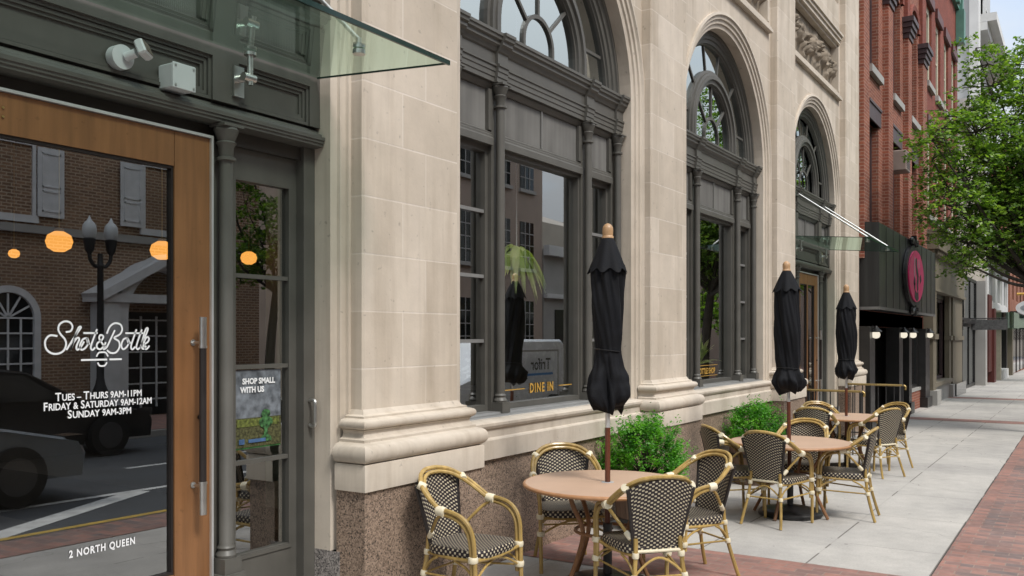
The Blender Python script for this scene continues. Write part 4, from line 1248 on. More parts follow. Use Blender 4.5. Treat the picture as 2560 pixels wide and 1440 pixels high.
        for (p, d) in (((-0.206, 0.153 * s, 0.395), (-0.05, 0.04 * s, -1)), ((-0.222, 0.168 * s, 0.262), (-0.12, 0.1 * s, -0.9))):
            mb = MB(); binding(mb, p, d, 0.022, 0.034); mb.build("binding", bd, lg, smooth=True)
        # seat rail and side stretcher
        mb = MB(); mb.tube(catmull([(0.215, 0.245 * s, 0.408), (0.02, 0.222 * s, 0.396), (-0.20, 0.155 * s, 0.392)], 5), 0.011, 8); mb.build("seat_rail", bb, c, smooth=True)
        mb = MB(); mb.tube([(0.222, 0.25 * s, 0.285), (-0.222, 0.168 * s, 0.262)], 0.0075, 8); mb.build("stretcher", bb, c, smooth=True)
        mb = MB(); mb.tube(catmull([(0.222, 0.25 * s, 0.30), (0.15, 0.235 * s, 0.352), (0.06, 0.226 * s, 0.385)], 4), 0.008, 8)
        mb.build("corner_brace", bb, c, smooth=True); mb = MB()
        mb.tube(catmull([(-0.222, 0.168 * s, 0.275), (-0.17, 0.18 * s, 0.34), (-0.09, 0.2 * s, 0.385)], 4), 0.008, 8)
        mb.build("corner_brace", bb, c, smooth=True)
    mb = MB(); mb.tube([(0.222, -0.25, 0.405), (0.235, 0, 0.392), (0.222, 0.25, 0.405)], 0.011, 8); mb.build("front_rail", bb, c, smooth=True)
    mb = MB(); mb.tube(catmull([(-0.215, -0.162, 0.275), (-0.21, -0.08, 0.345), (-0.206, 0, 0.375), (-0.21, 0.08, 0.345), (-0.215, 0.162, 0.275)], 4), 0.008, 8); mb.build("rear_brace", bb, c, smooth=True)
    mb = MB(); mb.tube(catmull([(0.222, -0.245, 0.285), (0.215, -0.12, 0.35), (0.21, 0, 0.378), (0.215, 0.12, 0.35), (0.222, 0.245, 0.285)], 4), 0.008, 8); mb.build("front_brace", bb, c, smooth=True)
    mb = MB(); mb.tube([(-0.222, -0.168, 0.262), (-0.222, 0.168, 0.262)], 0.0075, 8); mb.build("stretcher", bb, c, smooth=True)
    return c

G_CH = "bamboo look armchairs round the pavement tables"
chairs = [
 (4.63, 3.26, -90, "woven bistro armchair against the granite wall, closest to the wooden door"),
 (6.09, 3.35, -139, "woven bistro armchair facing out between the closest table and the first round bush"),
 (6.33, 2.46, 146, "side-on woven armchair at the closest table, on its kerb side, facing the wooden door"),
 (5.34, 2.37, 47, "woven bistro armchair with its back to the viewer, at the closest table"),
 (8.84, 2.98, -48, "woven bistro armchair in front of the second round bush, its seat by the middle table"),
 (9.72, 2.54, 178, "woven bistro armchair facing the viewer across the middle table, partly behind the umbrella pole"),
 (8.63, 2.48, -12, "woven bistro armchair seen square from behind at the middle table"),
 (9.34, 1.99, 95, "woven armchair in profile with a pale seat, on the kerb side of the middle table"),
 (12.95, 3.05, -140, "pale backed bistro armchair beyond the farthest table, beside the building"),
 (12.22, 2.98, 2, "bistro armchair whose dark back shows just past the second bush at the farthest table"),
 (12.55, 2.30, 60, "bistro armchair with its dark woven back to the viewer at the farthest table"),
 (13.42, 2.32, 150, "bistro armchair on the outer far side of the farthest table, facing the building"),
]
chair0 = make_chair()
for i, (x, y, rz, lb) in enumerate(chairs):
    c = chair0 if i == 0 else dup(chair0)
    c.location = (x, y, gz(x) + 0.005); c.rotation_euler = (0, 0, math.radians(rz))
    put_tags(c, lb, "chair", G_CH)

def make_table():
    t_ = thing("bistro_table", "", "table")
    r = 0.592
    mb = MB()
    mb.lathe([(0.03, 0.735), (r - 0.03, 0.735), (r - 0.012, 0.7335)], n=64)
    top = mb.build("tabletop", M['tabletop'], t_, smooth=True)
    mb = MB()
    ring = [(r - 0.012 + 0.013 * math.cos(a), 0.7205 + 0.0135 * math.sin(a)) for a in [PI / 2 - PI * k / 8 for k in range(9)]]
    mb.lathe(ring + [(r - 0.03, 0.706), (0.03, 0.712)], n=64)
    mb.build("table_edge", wood("cane_edge", (0.40, 0.205, 0.095), (1, 1, 1), 0.35, 0.15), top, smooth=True)
    mb = MB(); mb.lathe([(0.026, 0.7375), (0.042, 0.7375), (0.045, 0.736)], n=24); mb.build("hole_plate", M['alu'], top, smooth=True)
    for k in range(4):
        a = PI / 4 + PI / 2 * k
        ca, sa = math.cos(a), math.sin(a)
        mb = MB()
        mb.tube(catmull([(0.33 * ca, 0.33 * sa, 0.705), (0.30 * ca, 0.30 * sa, 0.60), (0.215 * ca, 0.215 * sa, 0.42), (0.26 * ca, 0.26 * sa, 0.24), (0.38 * ca, 0.38 * sa, 0.0)], 6), 0.0165, 8)
        mb.build("leg", M['leg_wood'], t_, smooth=True)
    mb = MB(); mb.tube([(0.225 * math.cos(2 * PI * k / 28), 0.225 * math.sin(2 * PI * k / 28), 0.40) for k in range(28)], 0.012, 8, closed=True)
    mb.build("leg_ring", M['leg_wood'], t_, smooth=True)
    mb = MB(); mb.tube([(-0.42, 0, 0.70), (0.42, 0, 0.70)], 0.012, 8); mb.tube([(0, -0.42, 0.676), (0, 0.42, 0.676)], 0.012, 8); mb.build("underframe", M['leg_wood'], t_, smooth=True)
    return t_
TAB = [(5.655, 2.795, "round tan bistro table closest to the viewer, with a shut umbrella through its middle", 20),
       (9.10, 2.47, "round tan bistro table in the middle of the row, ringed by four chairs", 38),
       (12.81, 2.72, "round tan bistro table farthest along the pavement, by the entrance railings", 10)]
table0 = make_table()
for i, (x, y, lb, rz) in enumerate(TAB):
    tb = table0 if i == 0 else dup(table0)
    tb.location = (x, y, gz(x) + 0.005); tb.rotation_euler = (0, 0, math.radians(rz))
    put_tags(tb, lb, "table", "round tan tables on the pavement")

# umbrella feet
BASE = ["black round umbrella base under the closest table", "black round umbrella base under the middle table", "black round umbrella base under the farthest table"]
b0 = thing("umbrella_base", "", "umbrella base")
mb = MB(); mb.lathe([(0.30, 0.0), (0.31, 0.01), (0.31, 0.035), (0.29, 0.055), (0.20, 0.075), (0.09, 0.088), (0.05, 0.10)], n=40); mb.build("weight", M['black'], b0, smooth=True)
mb = MB(); mb.lathe([(0.031, 0.09), (0.031, 0.42), (0.034, 0.425), (0.034, 0.45), (0.028, 0.452)], n=16); mb.build("tube", M['black'], b0, smooth=True)
mb = MB(); mb.tube([(0.03, 0, 0.40), (0.075, 0, 0.40)], 0.008, 8); mb.build("knob", M['black'], b0, smooth=True)
for i, (x, y, lb, rz) in enumerate(TAB):
    b = b0 if i == 0 else dup(b0)
    b.location = (x, y, gz(x) + 0.005); b.rotation_euler = (0, 0, i * 0.8)
    put_tags(b, BASE[i], "umbrella base", "umbrella bases under the tables")

def make_umbrella(seed, zs, body, lab, tilt):
    """zs: heights (pole joint, cloth bottom, strap, cap bottom, cap top, finial top); body: radius profile below the cap"""
    rnd = random.Random(seed)
    u = thing("closed_umbrella", lab, "umbrella", group="shut black umbrellas in the tables")
    zj, zb, zst, zc, zt, zf = zs
    mb = MB(); mb.lathe([(0.019, 0.10), (0.019, zj)], n=14); mb.build("lower_pole", M['pole_wood'], u, smooth=True)
    mb = MB(); mb.lathe([(0.0165, zj), (0.0165, zt)], n=14); mb.build("upper_pole", M['alu'], u, smooth=True)
    mb = MB()
    h = zf - zt
    mb.lathe([(0.030, zt - 0.005), (0.041, zt), (0.041, zt + 0.012), (0.036, zt + 0.018), (0.038, zt + 0.045), (0.0375, zt + 0.07), (0.033, zt + h - 0.022), (0.022, zt + h - 0.008), (0.006, zf)], n=20)
    mb.build("finial", M['finial'], u, smooth=True)
    # cloth body gathered into folds
    ph = [rnd.uniform(0, 6.28) for _ in range(6)]
    am = [rnd.uniform(0.03, 0.08), rnd.uniform(0.03, 0.07), rnd.uniform(0.02, 0.05), rnd.uniform(0.01, 0.035)]
    nz = 44; n = 96
    prof = []
    def interp(z):
        for (z0, r0), (z1, r1) in zip(body, body[1:]):
            if z0 <= z <= z1:
                f = (z - z0) / (z1 - z0); f = f * f * (3 - 2 * f)
                return r0 + (r1 - r0) * f
        return body[-1][1]
    mb = MB()
    for i in range(nz + 1):
        z = zb + (zc + 0.05 - zb) * i / nz
        r = interp(z)
        loose = max(0.0, 1 - abs(z - zst) / 0.10)
        for j in range(n):
            a = 2 * PI * j / n
            tw = a + 1.3 * (z - zst)
            fold = 0.04 * math.sin(8 * tw + ph[0]) + am[0] * math.sin(5 * tw + ph[1] + 2 * z) + am[1] * math.sin(7 * tw + ph[5] - 3 * z) + am[2] * math.sin(13 * tw + ph[2] + 5 * z) + am[3] * math.sin(19 * tw + ph[4] - 4 * z) + 0.05 * math.sin(2 * tw + ph[3] + 5 * z)
            fold *= (1 - 0.45 * loose)
            low = max(0.0, min(1.0, (zst - 0.05 - z) / 0.12))
            fold += low * (0.13 * math.sin(3 * a + ph[4]) + 0.12 * math.sin(4 * a + ph[5] + 6 * z) + 0.08 * math.sin(7 * a + ph[1] - 9 * z) + 0.06 * math.sin(12 * a + ph[0] + 14 * z))
            fold += 0.035 * math.sin(a + ph[2] + 9 * z) * (1 - low)
            # hanging points of the eight panels at the bottom hem
            dz = 0.0
            if i < 9: dz = (1 - i / 9) * (0.020 * math.sin(4 * a + ph[0]) + 0.020 * math.sin(3 * a + ph[4]) + 0.014 * math.sin(8 * a + ph[1]) + 0.008 * math.sin(17 * a) + 0.03)
            mb.v.append((r * (1 + fold) * math.cos(a), r * (1 + fold) * math.sin(a), z + dz))
    for i in range(nz):
        for j in range(n):
            j2 = (j + 1) % n
            mb.face((i*n + j, i*n + j2, (i+1)*n + j2, (i+1)*n + j))
    mb.face([j for j in range(n)][::-1])
    cl = mb.build("cloth", M['cloth'], u, smooth=True, angle=75)
    mb = MB()
    P = [((interp(zst) + 0.006) * math.cos(2 * PI * k / 30), (interp(zst) + 0.006) * math.sin(2 * PI * k / 30), zst + 0.012 * math.sin(2 * PI * k / 30)) for k in range(30)]
    mb.tube(P, 0.004, 6, closed=True); mb.build("tie_strap", M['black'], cl, smooth=True)
    # vent cap
    mb = MB(); m_ = 14
    for i in range(m_ + 1):
        f = i / m_
        z = zt + 0.004 + (zc - zt) * f
        r = 0.038 + (0.132 - 0.038) * (f ** 0.9)
        for j in range(n):
            a = 2 * PI * j / n
            k = 1 + (0.10 * math.cos(8 * a + ph[5]) + 0.04 * math.sin(5 * a + ph[2])) * f
            dz = -0.016 * f * f * math.cos(8 * a + ph[5])
            mb.v.append((r * k * math.cos(a), r * k * math.sin(a), z + dz))
    for i in range(m_):
        for j in range(n):
            j2 = (j + 1) % n
            mb.face((i*n + j, i*n + j2, (i+1)*n + j2, (i+1)*n + j))
    mb.build("vent_cap", M['cloth'], u, smooth=True, angle=75)
    u.rotation_euler = tilt
    return u
UMB = [
 ((1.115, 1.225, 1.655, 2.20, 2.435, 2.54), [(1.225, 0.104), (1.26, 0.122), (1.30, 0.132), (1.36, 0.130), (1.45, 0.116), (1.56, 0.094), (1.655, 0.088), (1.78, 0.097), (2.0, 0.108), (2.2, 0.110), (2.3, 0.09)],
  "shut black umbrella standing in the closest table, the largest of the three umbrellas", (0.0, 0.006, 0.4)),
 ((1.13, 1.215, 1.46, 2.24, 2.445, 2.545), [(1.215, 0.108), (1.26, 0.140), (1.33, 0.156), (1.38, 0.136), (1.46, 0.108), (1.6, 0.112), (1.85, 0.124), (2.05, 0.122), (2.24, 0.112), (2.3, 0.09)],
  "shut black umbrella in the middle table, slightly leaning, with a wide skirt of cloth", (math.radians(0.4), math.radians(1.5), 1.1)),
 ((1.12, 1.235, 1.50, 2.20, 2.42, 2.53), [(1.235, 0.100), (1.28, 0.130), (1.34, 0.142), (1.40, 0.128), (1.50, 0.105), (1.7, 0.115), (1.9, 0.126), (2.08, 0.124), (2.2, 0.115), (2.3, 0.09)],
  "shut black umbrella in the farthest table, in front of the shop with the black awning", (math.radians(-0.4), 0.002, 2.0)),
]
for i, (zs, body, lab, tilt) in enumerate(UMB):
    x, y = TAB[i][:2]
    u = make_umbrella(30 + i, zs, body, lab, tilt)
    u.location = (x, y, gz(x) + 0.005)

# ------------------------------------------------------------------ boxwood in barrel halves
def leaf_mesh(name, mat, centers, size, rnd, parent=None, flat=0.35, aspect=0.55, loc=None):
    """one small bent leaf per centre: centers is (n,3); faces random ways, partly flattened"""
    n = len(centers)
    C = np.asarray(centers, dtype=np.float64)
    nrm = rnd.normal(size=(n, 3)); nrm[:, 2] = np.abs(nrm[:, 2]) + flat * 2
    nrm /= np.linalg.norm(nrm, axis=1)[:, None]
    t1 = rnd.normal(size=(n, 3)); t1 -= nrm * (t1 * nrm).sum(1)[:, None]; t1 /= np.linalg.norm(t1, axis=1)[:, None]
    t2 = np.cross(nrm, t1)
    s = size * rnd.uniform(0.65, 1.3, size=(n, 1))
    v = np.empty((n, 4, 3))
    v[:, 0] = C - t1 * s
    v[:, 1] = C + t2 * s * aspect - nrm * s * 0.12
    v[:, 2] = C + t1 * s
    v[:, 3] = C - t2 * s * aspect - nrm * s * 0.12
    me = bpy.data.meshes.new(name)
    me.vertices.add(n * 4); me.vertices.foreach_set("co", v.reshape(-1))
    me.loops.add(n * 4); me.loops.foreach_set("vertex_index", np.arange(n * 4, dtype=np.int32))
    me.polygons.add(n); me.polygons.foreach_set("loop_start", np.arange(0, n * 4, 4, dtype=np.int32))
    me.polygons.foreach_set("loop_total", np.full(n, 4, dtype=np.int32))
    me.materials.append(mat); me.update(calc_edges=True); me.validate()
    o = bpy.data.objects.new(name, me); col.objects.link(o)
    if parent is not None:
        o.parent = parent
    return o

def bush(x, y, seed, lab, plab, rr, ztop):
    rnd = np.random.default_rng(seed); z0 = gz(x)
    pl = thing("barrel_planter", plab, "planter", (x, y, z0), group="half barrel planters along the wall")
    mb = MB(); N = 22
    prof = [(0.245, 0.0), (0.275, 0.12), (0.292, 0.27), (0.300, 0.42), (0.303, 0.50)]
    for k in range(N):
        a0, a1 = 2 * PI * (k + 0.03) / N, 2 * PI * (k + 0.97) / N
        b = len(mb.v)
        for (r, z) in prof:
            for a in (a0, a1): mb.v.append((r * math.cos(a), r * math.sin(a), z))
        for (r, z) in ((0.275, 0.50), (0.27, 0.42)):
            for a in (a0, a1): mb.v.append((r * math.cos(a), r * math.sin(a), z))
        for i in range(len(prof) + 1): mb.face((b + 2*i, b + 2*i + 1, b + 2*i + 3, b + 2*i + 2))
    mb.lathe([(0.24, 0.02), (0.265, 0.2), (0.28, 0.42)], n=24)
    mb.build("staves", M['barrel'], pl, smooth=False)
    for z, r in ((0.09, 0.272), (0.36, 0.300)):
        mb = MB(); mb.lathe([(r, z - 0.02), (r + 0.004, z - 0.02), (r + 0.007, z + 0.02), (r, z + 0.02)], n=36); mb.build("hoop", M['iron'], pl, smooth=True)
    mb = MB(); mb.lathe([(0.27, 0.44), (0.1, 0.46), (0.0, 0.47)], n=20); mb.build("soil", M['bark'], pl)
    bs = thing("boxwood_bush", lab, "bush", (x, y, z0 + 0.47), group="round green bushes in the planters")
    # sprays: short upright twigs spread through a dome
    pts = []
    mbt = MB()
    H = ztop - (z0 + 0.47)
    for k in range(430):
        th, u = rnd.uniform(0, 2 * PI), rnd.uniform(-0.12, 1)
        el = math.asin(max(-0.2, min(1, u)))
        rad = rnd.uniform(0.55, 1.0) ** 0.5
        rr_ = rr * (0.90 + 0.12 * math.sin(3 * th + seed) + 0.10 * math.sin(5 * th + 3 * el + seed))
        c = np.array([math.cos(th) * math.cos(el) * rr_, math.sin(th) * math.cos(el) * rr_, (0.10 + 0.80 * math.sin(max(el, -0.1))) * H])
        c *= rad
        d = np.array([c[0] * 1.1, c[1] * 1.1, abs(c[2]) + 0.16]) ; d /= np.linalg.norm(d)
        L = rnd.uniform(0.05, 0.12) * (2.0 if rnd.random() < 0.10 else 1)
        if k % 6 == 0: mbt.tube([(0, 0, -0.02), tuple(c * 0.6), tuple(c + d * L * 0.6)], [0.006, 0.004, 0.002], 5)
        m_ = int(rnd.integers(22, 34))
        f = rnd.uniform(0, 1, m_)[:, None]
        pts.append(c + d * L * (f * 1.3 - 0.4) + rnd.normal(size=(m_, 3)) * 0.017)
    P = np.concatenate(pts)
    lf = leaf_mesh("foliage", M['boxwood'], P, 0.0150, rnd, bs, flat=0.5)
    mbt.build("stems", M['bark'], bs, smooth=True)
    return bs
bush(7.72, 3.42, 3, "full round boxwood bush behind the closest table", "half barrel planter behind the closest table", 0.395, 1.0)
bush(10.98, 3.42, 5, "round boxwood bush with one long sprig on top, behind the middle table", "half barrel planter behind the middle table", 0.38, 0.93)

# ------------------------------------------------------------------ railings by the second entrance
def railing(x, y0, y1, lab):
    z0 = gz(x)
    r = thing("entrance_railing", lab, "railing", (x, y1, z0), group="railings beside the second entrance")
    mb = MB(); mb.tube(catmull([(0, 0, 0.97), (0, y0 - y1 + 0.14, 0.97), (0, y0 - y1 + 0.05, 0.985), (0, y0 - y1 + 0.01, 1.04)], 5) if False else [(0, 0.02, 0.99), (0, y0 - y1, 0.99)], 0.019, 10)
    mb.tube(catmull([(0, 0.0, 0.99), (0, -0.035, 0.965), (0, -0.03, 0.91)], 4), 0.019, 10)
    mb.build("handrail", M['brass'], r, smooth=True)
    for k in range(8):
        y = 0.02 + (y0 - y1 - 0.05) * k / 7
        mb = MB(); w = 0.018 if k in (0, 7) else 0.008
        mb.box(-w, w, y - w, y + w, 0.0, 0.972); mb.build("baluster", M['iron'], r)
    mb = MB(); mb.box(-0.012, 0.012, 0.03, y0 - y1 - 0.06, 0.09, 0.11); mb.build("bottom_rail", M['iron'], r)
railing(14.65, 3.72, 2.88, "brass topped iron railing at the near side of the second entrance")
railing(17.45, 3.72, 2.72, "brass topped iron railing next to the shop with the black awning")

# ================================================================== the neighbouring buildings
def building(name, label, x, y=3.9): return thing(name, label, "building", (x, y, 0))

def wall_with_holes(mb, x0, x1, z0, z1, y, holes, depth=0.25):
    """flat wall in the XZ plane with rectangular holes (xa, xb, za, zb) and their reveals; holes must not overlap in x unless stacked"""
    xs = sorted({x0, x1} | {h[0] for h in holes} | {h[1] for h in holes})
    for a, b in zip(xs, xs[1:]):
        hs = sorted([h for h in holes if h[0] <= a + 1e-6 and h[1] >= b - 1e-6], key=lambda h: h[2])
        z = z0
        for h in hs:
            if h[2] > z + 1e-6: mb.poly([(a, y, z), (b, y, z), (b, y, h[2]), (a, y, h[2])])
            z = h[3]
        if z < z1 - 1e-6: mb.poly([(a, y, z), (b, y, z), (b, y, z1), (a, y, z1)])
    for (xa, xb, za, zb) in holes:
        mb.poly([(xa, y, za), (xa, y + depth, za), (xa, y + depth, zb), (xa, y, zb)])
        mb.poly([(xb, y, za), (xb, y, zb), (xb, y + depth, zb), (xb, y + depth, za)])
        mb.poly([(xa, y, za), (xb, y, za), (xb, y + depth, za), (xa, y + depth, za)])
        mb.poly([(xa, y, zb), (xa, y + depth, zb), (xb, y + depth, zb), (xb, y, zb)])

def sash(parent, xa, xb, za, zb, y, mf, mg, bars=1, fw=0.07, world=True, verts=0):
    mb = MB()
    mb.box(xa, xa + fw, y, y + 0.08, za, zb); mb.box(xb - fw, xb, y, y + 0.08, za, zb)
    mb.box(xa + fw, xb - fw, y, y + 0.08, zb - fw, zb); mb.box(xa + fw, xb - fw, y, y + 0.08, za, za + fw)
    for k in range(bars):
        z = za + (zb - za) * (k + 1) / (bars + 1); mb.box(xa + fw, xb - fw, y + 0.01, y + 0.07, z - 0.025, z + 0.025)
    for k in range(verts):
        x = xa + (xb - xa) * (k + 1) / (verts + 1); mb.box(x - 0.014, x + 0.014, y + 0.015, y + 0.06, za + fw, zb - fw)
    w = mb.build("window", mf, parent, world=world)
    mb = MB(); mb.poly([(xa + fw, y + 0.05, za + fw), (xb - fw, y + 0.05, za + fw), (xb - fw, y + 0.05, zb - fw), (xa + fw, y + 0.05, zb - fw)])
    mb.build("pane", mg, w)
    return w

def shell(parent, x0, x1, y, depth, z1, mat, z0=-1.5, left=True):
    """sides, back and roof"""
    mb = MB()
    if left: mb.poly([(x0, y, z0), (x0, y, z1), (x0, y + depth, z1), (x0, y + depth, z0)])
    mb.poly([(x1, y, z0), (x1, y + depth, z0), (x1, y + depth, z1), (x1, y, z1)])
    mb.poly([(x0, y + depth, z0), (x0, y + depth, z1), (x1, y + depth, z1), (x1, y + depth, z0)])
    mb.poly([(x0, y, z1), (x1, y, z1), (x1, y + depth, z1), (x0, y + depth, z1)])
    return mb.build("side_wall", mat, parent, world=True)

# ---- red brick building with piers, brown windows and the black box awning
YB = 3.9
A = building("red_brick_building", "red brick building with brown windows and corbelled piers above the black box awning", 24)
mb = MB()
wins = [(20.55, 21.65), (23.35, 24.5), (25.95, 27.2)]
holes = [(a, b, 4.15, 6.42) for a, b in wins] + [(a, b, 7.55, 10.1) for a, b in wins] + [(a, b, 11.4, 13.2) for a, b in wins]
wall_with_holes(mb, 19.36, 28.3, 3.2, 14.2, YB, holes, 0.28)
mb.poly([(19.36, YB, 1.9), (28.3, YB, 1.9), (28.3, YB, 3.2), (19.36, YB, 3.2)])
mb.build("wall", M['redbrick'], A, world=True)
shell(A, 19.36, 28.3, YB, 10, 14.2, M['redbrick'])
for (xa, xb) in ((19.37, 19.95), (22.15, 22.75), (24.95, 25.5), (27.5, 28.25)):
    mb = MB(); mb.box(xa, xb, YB - 0.13, YB, 3.3, 9.35); p_ = mb.build("pier", M['redbrick'], A, world=True)
    mb = MB()
    for k in range(4):
        o_ = 0.03 + 0.04 * k; mb.box(xa - o_, xb + o_, YB - 0.13 - o_, YB, 9.35 + 0.13 * k, 9.352 + 0.13 * k + 0.125)
    mb.build("corbel", M['maroon'], p_)
    mb = MB(); mb.box(xa + 0.1, xb - 0.1, YB - 0.1, YB, 9.87, 14.2); mb.build("upper_pier", M['redbrick2'], p_)
mb = MB(); mb.box(19.4, 28.3, YB - 0.35, YB, 14.2, 14.7); mb.box(19.4, 28.3, YB - 0.2, YB, 13.85, 14.2); mb.build("cornice", M['maroon'], A, world=True)
for (a, b) in wins:
    for (za, zb, kind) in ((4.15, 6.42, 0), (7.55, 10.1, 1), (11.4, 13.2, 2)):
        sash(A, a, b, za, zb, YB + 0.14, M['maroon'], M['glass'], 1, 0.14)
        if kind == 0:
            mb = MB(); mb.box(a - 0.15, b + 0.15, YB - 0.035, YB + 0.1, 6.42, 6.82); mb.box(a - 0.15, b + 0.15, YB - 0.06, YB - 0.035, 6.76, 6.82); mb.build("lintel", M['maroon'], A, world=True)
        else:
            mb = MB(); mb.box(a - 0.12, b + 0.12, YB - 0.10, YB + 0.05, za - 0.16, za); mb.build("window_sill", M['greystone'], A, world=True)
            # segmental hood over the tall windows
            mb = MB()
            xm = (a + b) / 2; hw = (b - a) / 2
            path = [(xm + (hw + 0.02) * math.cos(PI - PI * k / 16), zb + 0.42 * math.sin(PI * k / 16), math.cos(PI - PI * k / 16), math.sin(PI * k / 16)) for k in range(17)]
            mb.sweep(path, [(0, YB - 0.005), (0, YB - 0.07), (0.13, YB - 0.09), (0.17, YB - 0.05), (0.17, YB)])
            mb.build("window_hood", M['maroon'] if kind == 2 else M['redbrick2'], A, world=True)
ac = thing("air_conditioner", "tan window air conditioner sticking out of the red brick wall above the awning", "air conditioner", (23.95, 3.72, 5.75))
mb = MB(); mb.bbox(-0.30, 0.30, -0.10, 0.28, 0.0, 0.50, 0.02); mb.build("casing", m_paint("tan_casing", (0.30, 0.23, 0.20), 0.5, 0.1), ac)
mb = MB()
for k in range(9): mb.box(-0.26, 0.26, -0.107, -0.102, 0.06 + k * 0.045, 0.08 + k * 0.045)
mb.build("grille", M['maroon'], ac)
# box awning, weathered dark metal
aw = thing("box_awning", "black weathered metal box awning over the shop with the lit doorway lamps", "awning", (23.5, 3.5, 2.2))
mb = MB(); mb.extr_x([(3.89, 2.25), (3.50, 2.25), (3.50, 4.02), (3.89, 4.05)], 19.45, 27.75); mb.build("fascia", M['zinc'], aw, world=True)
mb = MB()
for k in range(11):
    x = 19.45 + 8.3 * k / 10; x = min(max(x, 19.47), 27.73); mb.box(x - 0.008, x + 0.008, 3.492, 3.4985, 2.31, 4.0)
mb.build("seam", M['zinc'], aw, world=True)
mb = MB(); mb.box(19.44, 27.76, 3.485, 3.4995, 2.24, 2.30); mb.box(19.435, 19.449, 3.5, 3.89, 2.24, 2.30); mb.build("bottom_trim", m_paint("worn_metal_edge", (0.19, 0.19, 0.19), 0.4, 0.2, metal=0.5), aw, world=True)
sg = thing("oval_sign", "pink oval shop sign in a black scrolled frame on the box awning", "sign", (23.6, 3.47, 3.14))
def ellipse_plate(mb, rx, rz, y0, y1, n=40):
    b = len(mb.v)
    for y in (y0, y1):
        for k in range(n): mb.v.append((rx * math.cos(2*PI*k/n), y, rz * math.sin(2*PI*k/n)))
    for k in range(n):
        k2 = (k + 1) % n; mb.face((b + k, b + k2, b + n + k2, b + n + k))
    mb.face([b + k for k in range(n)]); mb.face([b + n + k for k in range(n)][::-1])
mb = MB(); ellipse_plate(mb, 1.30, 0.74, -0.06, 0.02)
for a in (PI / 2, -PI / 2):
    for s in (-1, 1):
        mb.tube(catmull([(0.0, -0.03, 0.74 * math.sin(a)), (0.18 * s, -0.03, 0.86 * math.sin(a)), (0.42 * s, -0.03, 0.86 * math.sin(a)), (0.40 * s, -0.03, 0.76 * math.sin(a))], 5), 0.05, 6)
mb.tube([(0, -0.03, 0.7), (0, -0.03, 0.98)], 0.07, 6); mb.tube([(0, -0.03, -0.7), (0, -0.03, -0.96)], 0.07, 6)
mb.build("frame", M['black'], sg)
mb = MB(); ellipse_plate(mb, 1.13, 0.615, -0.09, -0.062); fa = mb.build("face", M['pink'], sg)
mb = MB()
for s_ in ([(0.05, 0.12), (0.18, -0.02), (0.10, -0.18), (0.16, -0.34)], [(-0.45, -0.1), (-0.3, -0.18), (-0.4, -0.28)], [(0.55, 0.05), (0.62, -0.12)], [(-0.3, -0.42), (0.0, -0.5), (0.25, -0.44)], [(-0.12, 0.42), (-0.05, 0.2), (0.05, 0.1)]):
    ribbon(mb, s_, 0.2, -0.094)
mb.build("dark_motif", M['black'], fa)
mb = MB()
for s_ in ([(-0.28, 0.45), (-0.34, 0.2), (-0.3, -0.06)], [(0.3, 0.42), (0.36, 0.22)], [(0.1, -0.38), (0.22, -0.42)]): ribbon(mb, s_, 0.15, -0.092)
mb.build("pale_motif", M['pinklite'], fa)
# shopfront under the awning
mb = MB()
mb.box(19.36, 28.3, 4.9, 5.0, -0.6, 3.2); mb.box(19.36, 28.3, 3.9, 4.9, 1.905, 2.24)
sf = mb.build("shopfront", M['dark_store'], A, world=True)
for (xa, xb) in ((19.40, 19.95), (22.9, 23.4), (24.35, 24.75), (27.15, 27.95)):
    mb = MB(); mb.box(xa, xb, 3.66, 3.96, gz(xa) - 0.1, 1.9); mb.box(xa - 0.06, xb + 0.06, 3.60, 4.0, gz(xa) - 0.1, gz(xa) + 0.28); mb.build("shop_column", M['dark_store'], sf)
mb = MB(); mb.box(24.75, 27.15, 3.80, 4.05, gz(26) - 0.1, gz(26) + 0.48); mb.build("stall_riser", M['redbrick'], sf)
mb = MB(); mb.box(24.75, 27.15, 3.78, 4.08, gz(26) + 0.483, gz(26) + 0.56); mb.build("shop_sill", M['greystone'], sf)
sash(A, 24.75, 27.15, gz(26) + 0.56, 1.9, 3.86, M['dark_store'], M['glass'], 0, 0.08)
sash(A, 20.0, 21.1, gz(20), 1.9, 4.05, M['dark_store'], M['glass'], 2, 0.12)
dd = sash(A, 21.2, 22.85, gz(22), 1.9, 4.35, M['dark_store'], M['glass'], 0, 0.16)
mb = MB()
for k in range(6): mb.box(21.5, 22.6, 4.46, 4.48, 0.15 + k * 0.16, 0.2 + k * 0.16)
mb.build("shelf", m_paint("pale_shelf", (0.3, 0.27, 0.23), 0.6, 0.1), dd)
